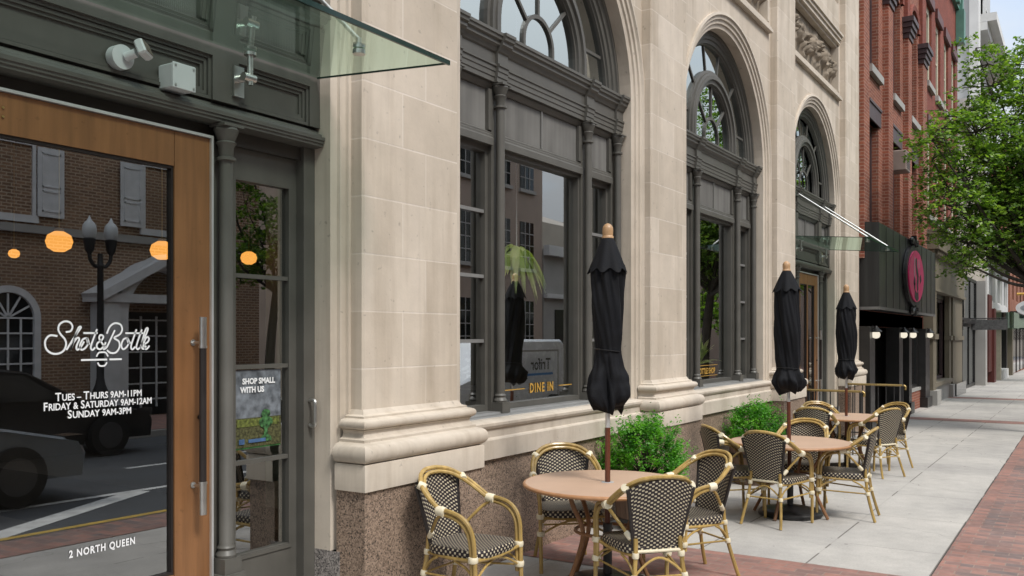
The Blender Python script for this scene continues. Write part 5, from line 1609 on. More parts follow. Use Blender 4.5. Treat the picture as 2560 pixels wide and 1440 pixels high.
# posters in the shop window
mb = MB(); mb.box(25.0, 25.8, 4.0, 4.01, 1.35, 1.86); pp = mb.build("poster", M['white_paint'], sf)
mb = MB(); mb.box(25.1, 25.75, 4.02, 4.03, 0.95, 1.3); mb.build("poster", m_paint("poster_blue_deep", (0.02, 0.12, 0.45), 0.5, 0.2), sf)
mb = MB(); mb.box(25.2, 25.7, 4.02, 4.03, 0.42, 0.6); mb.build("poster", m_paint("poster_red", (0.45, 0.06, 0.04), 0.5, 0.2), sf)
lampset = [(19.72, "first lit wall lamp under the black awning, next to the limestone building", 0.5), (23.15, "lit wall lamp on the second column under the black awning", 1.0), (24.55, "lit wall lamp beside the poster window under the black awning", 1.0), (27.5, "lit wall lamp on the last column under the black awning", 1.0)]
lamp0 = None
for (x, lb, s) in lampset:
    if lamp0 is None:
        l_ = thing("wall_lamp", lb, "wall lamp", (x, 3.6, 1.72), group="lit lamps under the black awning")
        mb = MB(); mb.lathe([(0.02, -0.07), (0.065, -0.05), (0.085, 0.0), (0.075, 0.05), (0.05, 0.08)], n=16); mb.build("globe", M['lamp_white'], l_, smooth=True)
        mb = MB(); mb.lathe([(0.11, 0.06), (0.125, 0.075), (0.06, 0.13), (0.02, 0.19)], n=16); mb.tube([(0, 0, 0.15), (0, 0.06, 0.2), (0, 0.065, 0.05)], 0.012, 8); mb.build("hood", M['black'], l_, smooth=True)
        lamp0 = l_
    else:
        l_ = dup(lamp0); l_.location = (x, 3.6, 1.72); l_["label"] = lb

# ---- painted red building with cream windows, tan shopfront and green cornice
B = building("painted_brick_building", "dark red painted building with cream window frames and a green cornice above a tan shopfront", 33)
wb = [(28.9, 30.0), (30.9, 32.0), (32.9, 34.0), (34.9, 36.0)]
holes = [(a, b, 5.3, 7.9) for a, b in wb] + [(a, b, 9.2, 11.6) for a, b in wb]
mb = MB(); wall_with_holes(mb, 28.3, 36.7, 4.0, 13.5, YB - 0.02, holes, 0.3); mb.build("wall", M['redbrick2'], B, world=True)
shell(B, 28.3, 36.7, YB - 0.02, 10, 13.2, M['redbrick2'])
for (a, b) in wb:
    for (za, zb) in ((5.3, 7.9), (9.2, 11.6)):
        sash(B, a, b, za, zb, YB + 0.05, M['cream'], M['glass'], 1, 0.2)
        mb = MB(); mb.box(a - 0.12, b + 0.12, YB - 0.12, YB, za - 0.16, za); mb.build("window_sill", M['greystone'], B, world=True)
        mb = MB(); mb.box(a - 0.15, b + 0.15, YB - 0.10, YB, zb, zb + 0.3); mb.build("lintel", M['bronze'], B, world=True)
mb = MB()
mb.box(28.3, 36.7, 3.76, 3.9, 13.5, 14.0); mb.box(28.3, 36.75, 3.68, 3.9, 14.0, 14.7); mb.box(28.3, 36.8, 3.6, 3.9, 14.7, 15.1); mb.box(36.1, 36.6, 3.6, 3.87, 12.3, 13.49)
cn = mb.build("cornice", M['green_cop'], B, world=True)
for k in range(9):
    x = 28.8 + k * 0.95
    mb = MB(); mb.box(x - 0.16, x + 0.16, 3.66, 3.759, 13.52, 13.99); mb.build("bracket", M['green_cop'], cn)
    mb = MB(); mb.box(x + 0.32, x + 0.62, 3.75, 3.757, 13.6, 13.9); mb.build("painted_panel", M['bronze'], cn)
mb = MB()
mb.box(28.3, 36.7, 3.66, 3.88, 3.1, 4.05); mb.box(28.25, 36.75, 3.58, 3.88, 4.05, 4.2); mb.box(28.2, 36.8, 3.45, 3.88, 4.2, 4.62); mb.box(28.15, 36.85, 3.38, 3.88, 4.62, 4.76); mb.box(28.25, 36.75, 3.6, 3.88, 3.02, 3.1)
en = mb.build("shop_cornice", M['tan'], B, world=True)
for k in range(19):
    mb = MB(); x = 28.5 + k * 0.43; mb.box(x, x + 0.16, 3.5, 3.579, 4.06, 4.19); mb.build("dentil", M['tan'], en)
mb = MB(); mb.box(28.3, 36.7, 4.7, 4.8, -0.8, 3.1); mb.box(28.3, 36.7, 3.9, 4.7, 2.9, 3.02); mb.build("shop_back", M['dark_store'], B, world=True)
for (xa, xb, y) in ((28.32, 29.0, 3.62), (33.2, 33.6, 3.75), (33.9, 36.7, 3.72)):
    mb = MB(); mb.box(xa, xb, y, 3.9, gz(xa) - 0.1, 3.02); mb.box(xa - 0.05, xb + 0.05, y - 0.06, 3.9, gz(xa) + 1.9, gz(xa) + 2.05); pr = mb.build("shop_pier", M['tan'], B, world=True)
    mb = MB(); mb.box(xa - 0.08, xb + 0.08, y - 0.12, 3.9, gz(xa) - 0.1, gz(xa) + 0.42); mb.build("pier_base", M['carglass'] if xa > 33.8 else M['greystone'], pr)
mb = MB(); mb.box(29.0, 33.2, 3.75, 4.2, gz(31) - 0.1, gz(31) + 0.5); mb.build("stall_riser", M['greystone'], B, world=True)
mb = MB(); mb.box(28.95, 33.25, 3.66, 4.2, gz(31) + 0.5, gz(31) + 0.62); mb.build("shop_sill", M['tan'], B, world=True)
sash(B, 29.0, 33.2, gz(31) + 0.62, 2.9, 3.95, M['maroon'], M['glass'], 0, 0.1, verts=1)

# ---- dark glazed shop with a grey pier, then dark red and pale shopfronts, further down the street
Cb = building("beige_building", "beige rendered building with a dark glazed shopfront behind the street tree", 42)
mb = MB(); wall_with_holes(mb, 36.9, 48.0, 4.1, 10.4, YB, [(39.2, 41.0, 5.2, 8.2), (42.3, 44.1, 5.2, 8.2), (45.2, 47.0, 5.2, 8.2)], 0.3); mb.build("wall", M['beige'], Cb, world=True)
shell(Cb, 36.9, 48.0, YB, 10, 10.4, M['beige'])
for a in (39.2, 42.3, 45.2): sash(Cb, a, a + 1.8, 5.2, 8.2, YB + 0.15, M['tower_lt'], M['glass'], 1, 0.1, verts=1)
mb = MB(); mb.box(36.9, 48.0, 3.5, 3.9, 10.0, 10.45); mb.box(36.9, 48.0, 3.65, 3.9, 9.7, 10.0); mb.build("cornice", M['tower_lt'], Cb, world=True)
sash(Cb, 36.9, 44.0, 2.3, 4.1, 3.9, M['dark_store'], M['glass'], 0, 0.12, verts=2)
sash(Cb, 36.9, 44.0, gz(41), 2.2, 3.95, M['dark_store'], M['glass'], 0, 0.12, verts=2)
mb = MB(); mb.box(36.95, 48, 4.6, 4.7, -0.9, 4.1); mb.box(36.95, 44.0, 3.7, 3.95, 2.2, 2.3); mb.build("shopfront", M['dark_store'], Cb, world=True)
mb = MB(); mb.box(44.0, 44.8, 3.55, 3.95, gz(44) - 0.1, 4.1); mb.build("shop_pier", M['greystone'], Cb, world=True)
mb = MB(); mb.box(46.2, 48.0, 3.6, 3.95, gz(44) + 0.5, 3.6); mb.build("shop_pier", M['bronze'], Cb, world=True)
bs_ = thing("hanging_sign", "plain dark board sign jutting from the shop beyond the tan pier", "sign", (41.3, 3.3, 1.95))
mb = MB(); mb.box(-0.04, 0.04, -0.75, 0.55, 0.0, 0.42); mb.build("board", m_paint("grey_board", (0.10, 0.10, 0.10), 0.6, 0.4, 14), bs_)
mb = MB(); mb.tube([(0, -0.7, 0.47), (0, 0.6, 0.47)], 0.02, 8); mb.build("bracket", M['iron'], bs_)
D = building("pale_shop_building", "pale two storey shop building with a projecting glazed bay, far along the row", 54)
mb = MB(); wall_with_holes(mb, 48.0, 62.0, 3.0, 6.4, YB - 0.1, [(48.8, 52.5, 3.4, 5.0), (54.0, 57.5, 3.4, 5.0), (58.5, 61.4, 3.4, 5.0)], 0.3); mb.build("wall", M['tower_lt'], D, world=True)
shell(D, 48.0, 62.0, YB - 0.1, 9, 6.4, M['tower_lt'])
mb = MB(); mb.box(48.0, 62.0, 3.1, 3.8, 5.9, 6.4); mb.box(48.0, 62.0, 3.3, 3.8, 5.5, 5.9); mb.build("cornice", M['greystone'], D, world=True)
for a, b in ((48.8, 52.5), (54.0, 57.5), (58.5, 61.4)): sash(D, a, b, 3.4, 5.0, YB, M['tower_lt'], M['glass'], 0, 0.1, verts=3)
mb = MB(); mb.box(48.05, 62, 4.4, 4.5, -1.2, 3.0); mb.build("shopfront", M['dark_store'], D, world=True)
for (xa, xb, m_) in ((48.0, 49.0, 'bronze'), (51.8, 52.3, 'cream'), (56.0, 56.5, 'dark_store'), (60.8, 61.6, 'tan')):
    mb = MB(); mb.box(xa, xb, 3.5, 3.9, gz(xa) - 0.1, 3.0); mb.build("shop_pier", M[m_], D, world=True)
mb = MB(); mb.box(52.4, 56.0, 3.4, 3.8, gz(54) - 0.1, gz(54) + 0.5); mb.build("stall_riser", M['tower_lt'], D, world=True)
mb = MB(); mb.box(51.5, 61.0, 2.9, 3.8, 2.1, 2.9); mb.build("glazed_awning", M['glass_canopy'], D, world=True)
T_ = building("grey_tower", "tall pale grey tower with a blank side wall rising behind the lower shops", 55, 8)
mb = MB(); mb.box(48.5, 60.0, 4.6, 20.0, 6.0, 30.0); mb.build("wall", M['tower'], T_, world=True)
mb = MB(); mb.box(48.35, 49.3, 4.2, 4.6, 6.0, 30.0); mb.build("corner_pier", M['tower_lt'], T_, world=True)
mb = MB(); mb.box(48.38, 48.5, 6.5, 20.0, 13.9, 30.0); mb.build("white_band", M['tower_lt'], T_, world=True)
for z in (13.0, 17.5, 22):
    for x in (50.2, 53.4, 56.6):
        sash(T_, x, x + 1.8, z, z + 2.6, 4.55, M['tower_lt'], M['carglass'], 1, 0.12)
for z0, y0, x1 in ((16.6, 3.9, 60.4), (17.0, 3.5, 60.8)):
    mb = MB(); mb.box(49.3, x1, y0, 4.6, z0, z0 + 0.39); mb.build("cornice", M['tower_lt'], T_, world=True)
F_ = building("orange_brick_building", "orange brick building closing the far end of the row", 76)
mb = MB(); wall_with_holes(mb, 62.0, 100.0, -1.5, 13, 3.7, [(64 + k * 4.0, 65.8 + k * 4.0, z, z + 2.2) for k in range(9) for z in (4.0, 8.5)], 0.3); mb.build("wall", M['orangebrick'], F_, world=True)
shell(F_, 62.0, 100.0, 3.7, 10, 13, M['orangebrick'])
mb = MB(); mb.box(62.1, 99.9, 4.0, 4.1, -1.2, 11); mb.build("dark_interior", M['dark_store'], F_, world=True)
mb = MB(); mb.box(62.0, 100, 3.3, 3.69, 2.4, 3.2); mb.build("awning", M['dark_store'], F_, world=True)
for k in range(9):
    mb = MB(); mb.box(63 + 4 * k, 65.6 + 4 * k, 3.6, 3.69, -0.6, 2.2); mb.build("shop_window", M['carglass'], F_, world=True)
hs = thing("hanging_sign", "white lozenge shaped sign hanging from a gold bar over the distant pavement", "sign", (46.0, 1.92, 2.95))
mb = MB(); ellipse_plate(mb, 0.6, 0.34, -0.04, 0.04, 24); o = mb.build("board", M['white_paint'], hs); o.rotation_euler = (0, 0, PI / 2)
mb = MB(); ellipse_plate(mb, 0.42, 0.16, -0.05, 0.05, 24); o2 = mb.build("panel", m_paint("sign_grey", (0.3, 0.32, 0.34), 0.6, 0.3, 9), hs); o2.rotation_euler = (0, 0, PI / 2)
mb = MB(); mb.tube([(0, -1.4, 0.62), (0, 0.55, 0.62)], 0.06, 8); mb.build("gold_bar", M['gold'], hs)
mb = MB(); mb.tube([(0, -0.4, 0.3), (0, -0.4, 0.6)], 0.015, 6); mb.tube([(0, 0.4, 0.3), (0, 0.4, 0.6)], 0.015, 6); mb.build("hanger", M['iron'], hs)

# ================================================================== street trees
def px_point(px, py, d):
    a = (px - 1280.0) / FPX
    return np.array([d * (math.cos(TH) + a * math.sin(TH)), d * (math.sin(TH) - a * math.cos(TH)), CAMH - (py - YH) / FPX * d])

def tree(name, label, base, fork_z, lobes, mat, seed, n_spray, leaf, trunk_r=0.13, group="street trees at the kerb"):
    """lobes: list of (x, y, z, radius) of the crown's clumps in metres"""
    rnd = np.random.default_rng(seed)
    t_ = thing(name, label, "tree", (base[0], base[1], gz(base[0])), group=group)
    z0 = gz(base[0])
    mb = MB()
    top = np.array([base[0] + 0.1, base[1] + 0.15, fork_z])
    mb.tube(catmull([(0, 0, -0.1), (0.03, 0.02, (fork_z - z0) * 0.5), tuple(top - np.array([base[0], base[1], z0]))], 6), [trunk_r * (1.15 - 0.45 * k / 12) for k in range(13)], 10)
    tr = mb.build("trunk", M['bark'], t_, smooth=True)
    pts = []
    mbb = MB()
    org = np.array([base[0], base[1], z0])
    for i, (x, y, z, r) in enumerate(lobes):
        c = np.array([x, y, z])
        mid = (top + c) / 2 + rnd.normal(size=3) * 0.2; mid[2] -= 0.1
        P = catmull([tuple(top - org), tuple(mid - org), tuple(c - org)], 5)
        mbb.tube(P, [0.036 * (1 - k / (len(P))) + 0.009 for k in range(len(P))], 6)
        ns = int(n_spray * r * r)
        for k in range(ns):
            v = rnd.normal(size=3); v /= np.linalg.norm(v)
            v *= r * rnd.uniform(0.25, 1.0) ** 0.45
            v[2] *= 0.8
            e = c + v
            # a flat, slightly drooping spray of leaves
            d = np.array([v[0], v[1], v[2] * 0.2]); nd = np.linalg.norm(d)
            d = d / nd if nd > 1e-6 else np.array([1., 0, 0])
            s = np.array([-d[1], d[0], 0])
            m_ = int(rnd.integers(12, 22))
            L = rnd.uniform(0.25, 0.5)
            f = rnd.uniform(0, 1, m_)[:, None]; g = rnd.normal(size=m_)[:, None] * 0.09
            q = e + d * L * f + s * g * (1.2 - 0.6 * f) + np.array([0, 0, -0.12]) * f * f + rnd.normal(size=(m_, 3)) * np.array([0.02, 0.02, 0.028])
            pts.append(q - org)
            if k % 5 == 0: mbb.tube([tuple(c - org), tuple(e - org), tuple(e + d * L * 0.8 - org)], [0.014, 0.009, 0.004], 4)
    mbb.build("limbs", M['bark'], tr, smooth=True)
    leaf_mesh("crown", mat, np.concatenate(pts), leaf, rnd, t_, flat=0.55, aspect=0.6)
    return t_
lob = []
for (px, py, d, r) in ((2480, 215, 19.5, 0.55), (2530, 300, 19.5, 0.9), (2440, 330, 18.6, 0.65), (2350, 325, 18.2, 0.42), (2400, 290, 18.8, 0.45), (2330, 350, 18.0, 0.3), (2490, 400, 19.0, 0.95), (2410, 430, 18.6, 0.75), (2560, 440, 18.6, 1.0),
                       (2385, 520, 18.0, 0.62), (2470, 530, 18.8, 0.95), (2555, 570, 18.2, 0.9), (2420, 610, 18.2, 0.62), (2490, 630, 18.6, 0.55), (2370, 470, 18.0, 0.35), (2395, 650, 18.0, 0.28),
                       (2440, 120, 19.8, 0.3), (2470, 160, 19.6, 0.4), (2555, 215, 19.8, 0.5), (2640, 300, 19.5, 1.2), (2640, 480, 18.5, 1.2), (2700, 380, 18.0, 1.3), (2780, 480, 17.0, 1.2), (2640, 160, 20.0, 1.0), (2560, 130, 20.5, 0.35), (2640, 610, 18.0, 0.8), (2330, 400, 18.2, 0.3)):
    q = px_point(px, py, d); lob.append((q[0], q[1], q[2], r))
tree("street_tree", "leafy green street tree whose crown hangs over the pavement beyond the pink sign", (20.6, 0.62), 2.7, lob, M['tree_leaf'], 11, 165, 0.048)
rn = random.Random(4)
lob2 = [(31.5 + rn.uniform(-1.6, 1.6), 0.9 + rn.uniform(-1.3, 1.5), 4.3 + rn.uniform(-1.2, 2.2), rn.uniform(0.7, 1.1)) for _ in range(12)]
tree("street_tree", "smaller bright green street tree further along, seen under the first tree", (31.5, 0.65), 2.6, lob2, M['tree_leaf2'], 12, 70, 0.075)
lob3 = [(52 + rn.uniform(-2, 2), 0.6 + rn.uniform(-1.6, 1.2), 4.8 + rn.uniform(-1.2, 2.4), rn.uniform(0.8, 1.2)) for _ in range(10)]
tree("street_tree", "most distant street tree, a green patch near the far shopfronts", (52, 0.5), 2.6, lob3, M['tree_leaf2'], 13, 40, 0.10)

# ================================================================== across the street: what the glass reflects
# old brick hall with white shutters (mirrored in the wooden door)
HY = -12.0
H_ = building("old_brick_hall", "old brown brick hall with white shutters across the street, seen reflected in the door glass", 13, HY)
def hface(mb, pts): mb.poly([(p[0], HY, p[1]) for p in pts])
hwc = [2.83, 6.83, 10.83, 14.83]                            # window centres
hup = [(c - 0.55, c + 0.55, 4.42, 6.0) for c in hwc] + [(c - 0.55, c + 0.55, 8.0, 9.6) for c in hwc]
mb = MB(); wall_with_holes(mb, 0.0, 18.2, 4.2, 11.2, HY, hup, -0.18); mb.build("wall", M['oldbrick'], H_, world=True)
mb = MB(); mb.box(0.0, 18.2, -13.6, HY - 0.001, -0.6, 11.2)
mb.build("core", M['oldbrick'], H_, world=True)
mb = MB(); mb.poly([(0, HY - 0.0005, -0.6), (18.2, HY - 0.0005, -0.6), (18.2, HY - 0.0005, 4.2), (0, HY - 0.0005, 4.2)])
mb.box(-0.1, 18.3, HY + 0.002, HY + 0.14, 4.0, 4.2); mb.box(-0.3, 18.5, -13.6, HY + 0.5, 11.2, 11.7)
mb.build("string_course", M['white_paint'], H_, world=True) if False else None
mb = MB(); mb.box(-0.1, 18.3, HY + 0.002, HY + 0.14, 4.02, 4.2); mb.build("string_course", M['greystone'], H_, world=True)
mb = MB(); mb.box(-0.3, 18.5, -13.6, HY + 0.5, 11.2, 11.7); mb.build("cornice", M['white_paint'], H_, world=True)
for (xa, xb, za, zb) in hup:
    mb = MB()
    y0, y1 = HY + 0.004, HY + 0.05
    for (a, b, c, d) in ((xa - 0.08, xa, za, zb), (xb, xb + 0.08, za, zb), (xa - 0.08, xb + 0.08, zb, zb + 0.1), (xa - 0.14, xb + 0.14, za - 0.16, za)): mb.box(a, b, y0, y1, c, d)
    for k in range(1, 4): x = xa + (xb - xa) * k / 4; mb.box(x - 0.02, x + 0.02, HY - 0.12, HY - 0.08, za, zb)
    for k in range(1, 6): z = za + (zb - za) * k / 6; mb.box(xa, xb, HY - 0.125, HY - 0.085, z - (0.04 if k == 3 else 0.02), z + (0.04 if k == 3 else 0.02))
    w = mb.build("window", M['white_paint'], H_, world=True)
    mb = MB(); mb.poly([(xa, HY - 0.13, za), (xb, HY - 0.13, za), (xb, HY - 0.13, zb), (xa, HY - 0.13, zb)]); mb.build("pane", M['carglass'], w)
    for s in (-1, 1):
        x0 = xa - 0.10 - 0.62 if s < 0 else xb + 0.10
        mb = MB(); mb.box(x0, x0 + 0.62, HY + 0.055, HY + 0.095, za, zb)
        for (c, d) in ((za + 0.12, za + (zb - za) * 0.38), (za + (zb - za) * 0.43, zb - 0.12)):
            for (a1, b1, c1, d1) in ((x0 + 0.09, x0 + 0.53, c, c + 0.03), (x0 + 0.09, x0 + 0.53, d - 0.03, d), (x0 + 0.09, x0 + 0.12, c, d), (x0 + 0.50, x0 + 0.53, c, d)): mb.box(a1, b1, HY + 0.096, HY + 0.112, c1, d1)
        mb.build("shutter", M['white_paint'], w)
for cx_ in (hwc[0], hwc[1], hwc[2]):                       # arched ground floor windows
    mb = MB()
    for an in (30, 60, 90, 120, 150): a = math.radians(an); bar(mb, (cx_, 2.1), (cx_ + 0.55 * math.cos(a), 2.1 + 0.55 * math.sin(a)), 0.04, HY + 0.02, HY + 0.05)
    path = arch_path(cx_, 0.57, 0.4, 2.1, 20)
    mb.sweep(path, [(0.0, HY + 0.01), (0.0, HY + 0.09), (0.15, HY + 0.09), (0.15, HY + 0.01)])
    for k in range(1, 4): x = cx_ - 0.57 + 1.14 * k / 4; mb.box(x - 0.02, x + 0.02, HY + 0.02, HY + 0.05, 0.4, 2.1)
    for k in range(0, 6): z = 0.4 + 1.7 * k / 5; mb.box(cx_ - 0.56, cx_ + 0.56, HY + 0.021, HY + 0.055, z - 0.02, z + 0.02)
    w = mb.build("arched_window", M['white_paint'], H_, world=True)
    mb = MB(); disk_light(mb, cx_, 0.56, 0.4, 2.1, HY + 0.012, 16); mb.build("pane", M['carglass'], w)
# pedimented porch
pc = 14.6
mb = MB()
mb.sweep(arch_path(pc, 1.15, -0.3, 2.2, 24), [(0.0, HY + 0.01), (0.0, HY + 0.55), (0.30, HY + 0.55), (0.30, HY + 0.01)])
for s in (-1, 1):
    mb.box(pc + s * 1.6 - 0.2, pc + s * 1.6 + 0.2, HY + 0.01, HY + 0.6, -0.3, 2.5)
    bar(mb, (pc + s * 2.0, 2.62), (pc, 3.68), 0.2, HY + 0.01, HY + 0.75)
mb.box(pc - 2.0, pc + 2.0, HY + 0.01, HY + 0.65, 2.51, 2.72)
mb.build("porch", M['white_paint'], H_, world=True)
mb = MB()
mb.box(pc - 1.1, pc + 1.1, HY + 0.004, HY + 0.02, -0.3, 2.3); mb.build("porch_door", M['dark_store'], H_, world=True)
mb = MB()
for k in range(5): x = pc - 0.9 + 0.45 * k; mb.box(x - 0.025, x + 0.025, HY + 0.022, HY + 0.05, -0.1, 2.2)
for k in range(6): z = 0.1 + 0.4 * k; mb.box(pc - 1.0, pc + 1.0, HY + 0.023, HY + 0.055, z - 0.02, z + 0.02)
mb.build("porch_glazing", M['white_paint'], H_, world=True)

# tan and grey buildings further along the other side
I_ = building("taupe_building", "tall taupe building across the street, seen reflected in the large window", 30, HY)
mb = MB(); mb.box(22.0, 34.5, -26, HY, -1.2, 11.5); mb.build("wall", M['taupe'], I_, world=True)
for x in (23.2, 25.7, 28.2, 30.7, 32.6):
    for z in (1.2, 4.6, 8.0):
        mb = MB(); mb.box(x, x + 1.1, HY + 0.004, HY + 0.03, z, z + 2.0); w = mb.build("window", M['carglass'], I_, world=True)
        mb = MB()
        for k in range(1, 3): mb.box(x + 1.1 * k / 3 - 0.02, x + 1.1 * k / 3 + 0.02, HY + 0.032, HY + 0.06, z, z + 2.0)
        for k in range(1, 4): mb.box(x, x + 1.1, HY + 0.031, HY + 0.055, z + 0.5 * k - 0.02, z + 0.5 * k + 0.02)
        mb.box(x - 0.1, x + 1.2, HY + 0.004, HY + 0.12, z - 0.15, z - 0.002)
        mb.build("glazing_bars", M['greystone'], w)
mb = MB(); mb.box(22.0, 34.7, HY - 0.3, HY + 0.25, 11.5, 11.9); mb.build("parapet", M['greystone'], I_, world=True)
J_ = building("grey_gabled_building", "grey building with gabled roof and cupola across the street, mirrored in the window", 42, HY)
mb = MB(); mb.box(34.6, 52.0, -24, HY, -1.2, 5.6); mb.build("wall", M['greystone'], J_, world=True)
mb = MB(); b = len(mb.v)
for x in (38.5, 44.5):
    for p in ((HY - 2.5, 5.6), (HY - 2.5, 7.4), (HY - 6, 8.6), (HY - 10, 7.4), (HY - 10, 5.6)): mb.v.append((x, p[0], p[1]))
for q in ((0,1,2,3,4),(9,8,7,6,5),(0,5,6,1),(1,6,7,2),(2,7,8,3),(3,8,9,4)): mb.face(q)
mb.box(41.0, 41.8, HY - 6.4, HY - 5.6, 8.3, 9.1)
mb.build("roof", M['beige'], J_, world=True)
mb = MB(); mb.box(34.6, 52, HY + 0.003, HY + 0.3, 5.3, 5.75); mb.box(34.6, 52, HY + 0.003, HY + 0.2, 3.4, 3.6); mb.build("cornice", M['tower_lt'], J_, world=True)
for x in (35.6, 38.0, 40.4, 42.8, 45.2, 47.6, 50.0):
    mb = MB(); mb.box(x, x + 0.95, HY + 0.004, HY + 0.05, 0.6, 2.9); mb.build("window", M['dark_store'], J_, world=True)
K_ = building("far_brick_block", "long low brown block further along the other side of the street", 80, HY)
mb = MB(); wall_with_holes(mb, 54, 140, -2, 9.5, HY + 0.0, [], 0.1); mb.box(54, 140, -24, HY - 0.01, -2, 9.5); mb.build("wall", M['taupe'], K_, world=True)

N_ = building("buff_brick_block", "plain buff brick block across the street, beyond the hall's near corner", -15, HY)
nh = [(-28 + 3.4 * k, -26.6 + 3.4 * k, z, z + 1.9) for k in range(8) for z in (1.0, 4.6, 7.8)]
mb = MB(); wall_with_holes(mb, -30, -1.0, -0.5, 11.0, HY, nh, -0.15); mb.box(-30, -1.0, -24, HY - 0.16, -0.5, 11.0); mb.build("wall", M['oldbrick'], N_, world=True)
for h in nh:
    mb = MB(); mb.box(h[0], h[1], HY - 0.155, HY - 0.14, h[2], h[3]); w = mb.build("window", M['carglass'], N_, world=True)
    mb = MB(); mb.box(h[0] - 0.1, h[1] + 0.1, HY + 0.002, HY + 0.1, h[2] - 0.16, h[2]); mb.build("window_sill", M['greystone'], w)
Q_ = building("distant_block", "distant pale block closing the end of the street", 200, -3)
mb = MB(); mb.box(190, 205, -30, 30, -3, 16); mb.build("wall", M['beige'], Q_, world=True)
for k in range(12):
    for z in (1.0, 5.0, 9.0):
        mb = MB(); mb.box(189.9, 189.99, -27 + 4.6 * k, -25 + 4.6 * k, z, z + 2.2); mb.build("window", M['carglass'], Q_, world=True)

# twin-globe street lamp on the other pavement
sl_ = thing("street_lamp", "black twin globe street lamp on the opposite pavement, seen reflected in the door glass", "street lamp", (11.05, -8.9, gz(11)))
mb = MB(); mb.lathe([(0.26, 0), (0.26, 0.12), (0.17, 0.2), (0.15, 0.7), (0.10, 0.82), (0.075, 0.95), (0.06, 3.2), (0.085, 3.25), (0.06, 3.3), (0.05, 3.5)], n=16); mb.build("post", M['iron'], sl_, smooth=True)
for s in (-1, 1):
    mb = MB(); mb.tube(catmull([(0, 0, 3.25), (0.12 * s, 0, 3.24), (0.22 * s, 0, 3.36), (0.24 * s, 0, 3.5)], 5), 0.04, 8); mb.lathe([(0.04, 3.48), (0.09, 3.56), (0.12, 3.78), (0.10, 3.8)], (0.24 * s, 0, 0), 12); ar = mb.build("arm", M['iron'], sl_, smooth=True)
    mb = MB(); mb.lathe([(0.10, 3.8), (0.135, 3.86), (0.14, 3.98), (0.125, 4.06), (0.09, 4.12), (0.05, 4.15), (0.02, 4.22), (0.0, 4.26)], (0.24 * s, 0, 0), 16); mb.build("globe", M['white'], ar, smooth=True)

# cars
def make_car(name, label, mat, L, Wd, prof, glass_idx, hgt):
    """prof: side outline (x, z) clockwise from the front bumper bottom; the cabin narrows inward"""
    c = thing(name, label, "car")
    mb = MB(); n = len(prof)
    zs_belt = hgt * 0.62
    secs = []
    for (fy, ) in ((-1.0,), (-0.92,), (-0.6,), (0.6,), (0.92,), (1.0,)):
        s = []
        for (x, z) in prof:
            w = Wd / 2
            if z > zs_belt: w *= 1 - 0.22 * (z - zs_belt) / (hgt - zs_belt)
            w *= 1 - 0.10 * max(0, abs(x) / (L / 2) - 0.75) / 0.25
            dx = x * (0.975 if abs(fy) == 1.0 else 1.0)
            dz = z * (0.975 if abs(fy) == 1.0 and z > 0.35 else 1.0)
            s.append((dx, fy * w, dz))
        secs.append(s)
    for s in secs: mb.v.extend(s)
    for i in range(5):
        for k in range(n):
            k2 = (k + 1) % n; mb.face((i*n + k, i*n + k2, (i+1)*n + k2, (i+1)*n + k))
    mb.face(range(n)); mb.face([5*n + k for k in range(n)][::-1])
    body = mb.build("body", mat, c, smooth=True, angle=28)
    for (x0, x1, z0, x2, x3, z1) in glass_idx:                  # side windows (trapezoids)
        for s in (-1, 1):
            wl = lambda z: Wd / 2 * (1 - 0.22 * max(0, z - zs_belt) / (hgt - zs_belt)) + 0.006
            mb = MB(); mb.poly([(x0, s * wl(z0), z0), (x1, s * wl(z0), z0), (x3, s * wl(z1), z1), (x2, s * wl(z1), z1)]); mb.build("side_window", M['carglass'], c)
    for sx in (-1, 1):
        for s in (-1, 1):
            mb = MB(); x = sx * L * 0.31
            mb.tube([(x, s * (Wd / 2 - 0.2), 0.33), (x, s * (Wd / 2 + 0.015), 0.33)], 0.33, 24); w = mb.build("wheel", M['rubber'], c, smooth=True)
            mb = MB(); mb.tube([(x, s * (Wd / 2 + 0.012), 0.33), (x, s * (Wd / 2 + 0.022), 0.33)], 0.21, 20); mb.build("rim", M['rim'], w, smooth=True)
    for s in (-1, 1):
        mb = MB(); mb.box(L / 2 - 0.26, L / 2 - 0.02, s * Wd * 0.36 - 0.16, s * Wd * 0.36 + 0.16, 0.60, 0.72); mb.build("headlight", M['carglass'], c)
    return c
sed = [(2.25, 0.25), (2.28, 0.5), (2.2, 0.66), (1.3, 0.86), (0.95, 0.92), (0.15, 1.38), (-0.3, 1.44), (-0.9, 1.42), (-1.65, 1.04), (-2.15, 0.98), (-2.25, 0.7), (-2.22, 0.3)]
c1 = make_car("parked_car", "grey saloon car in the near lane, its bonnet mirrored in the door glass", M['car_grey'], 4.5, 1.78, sed, [(0.65, -1.25, 0.95, 0.05, -0.85, 1.34)], 1.45)
c1.location = (4.0, -2.6, gz(3.5) - 0.135); 
c2 = make_car("parked_car", "black saloon car parked at the opposite kerb, mirrored in the door glass", M['car_dark'], 4.5, 1.82, sed, [(0.65, -1.25, 0.95, 0.05, -0.85, 1.34)], 1.45)
c2.location = (7.35, -6.0, gz(8) - 0.135)
van = [(2.35, 0.25), (2.4, 0.7), (2.25, 1.05), (1.5, 1.25), (0.85, 1.85), (0.5, 1.93), (-2.2, 1.93), (-2.35, 1.85), (-2.4, 0.35)]
c3 = make_car("delivery_van", "white delivery van in the street, mirrored in the large window", M['car_white'], 4.8, 1.9, van, [(1.45, 0.55, 1.25, 0.85, 0.55, 1.78)], 1.93)
c3["category"] = "van"
c3.location = (16.7, -3.0, gz(17) - 0.135); c3.rotation_euler = (0, 0, PI)
mb = MB()
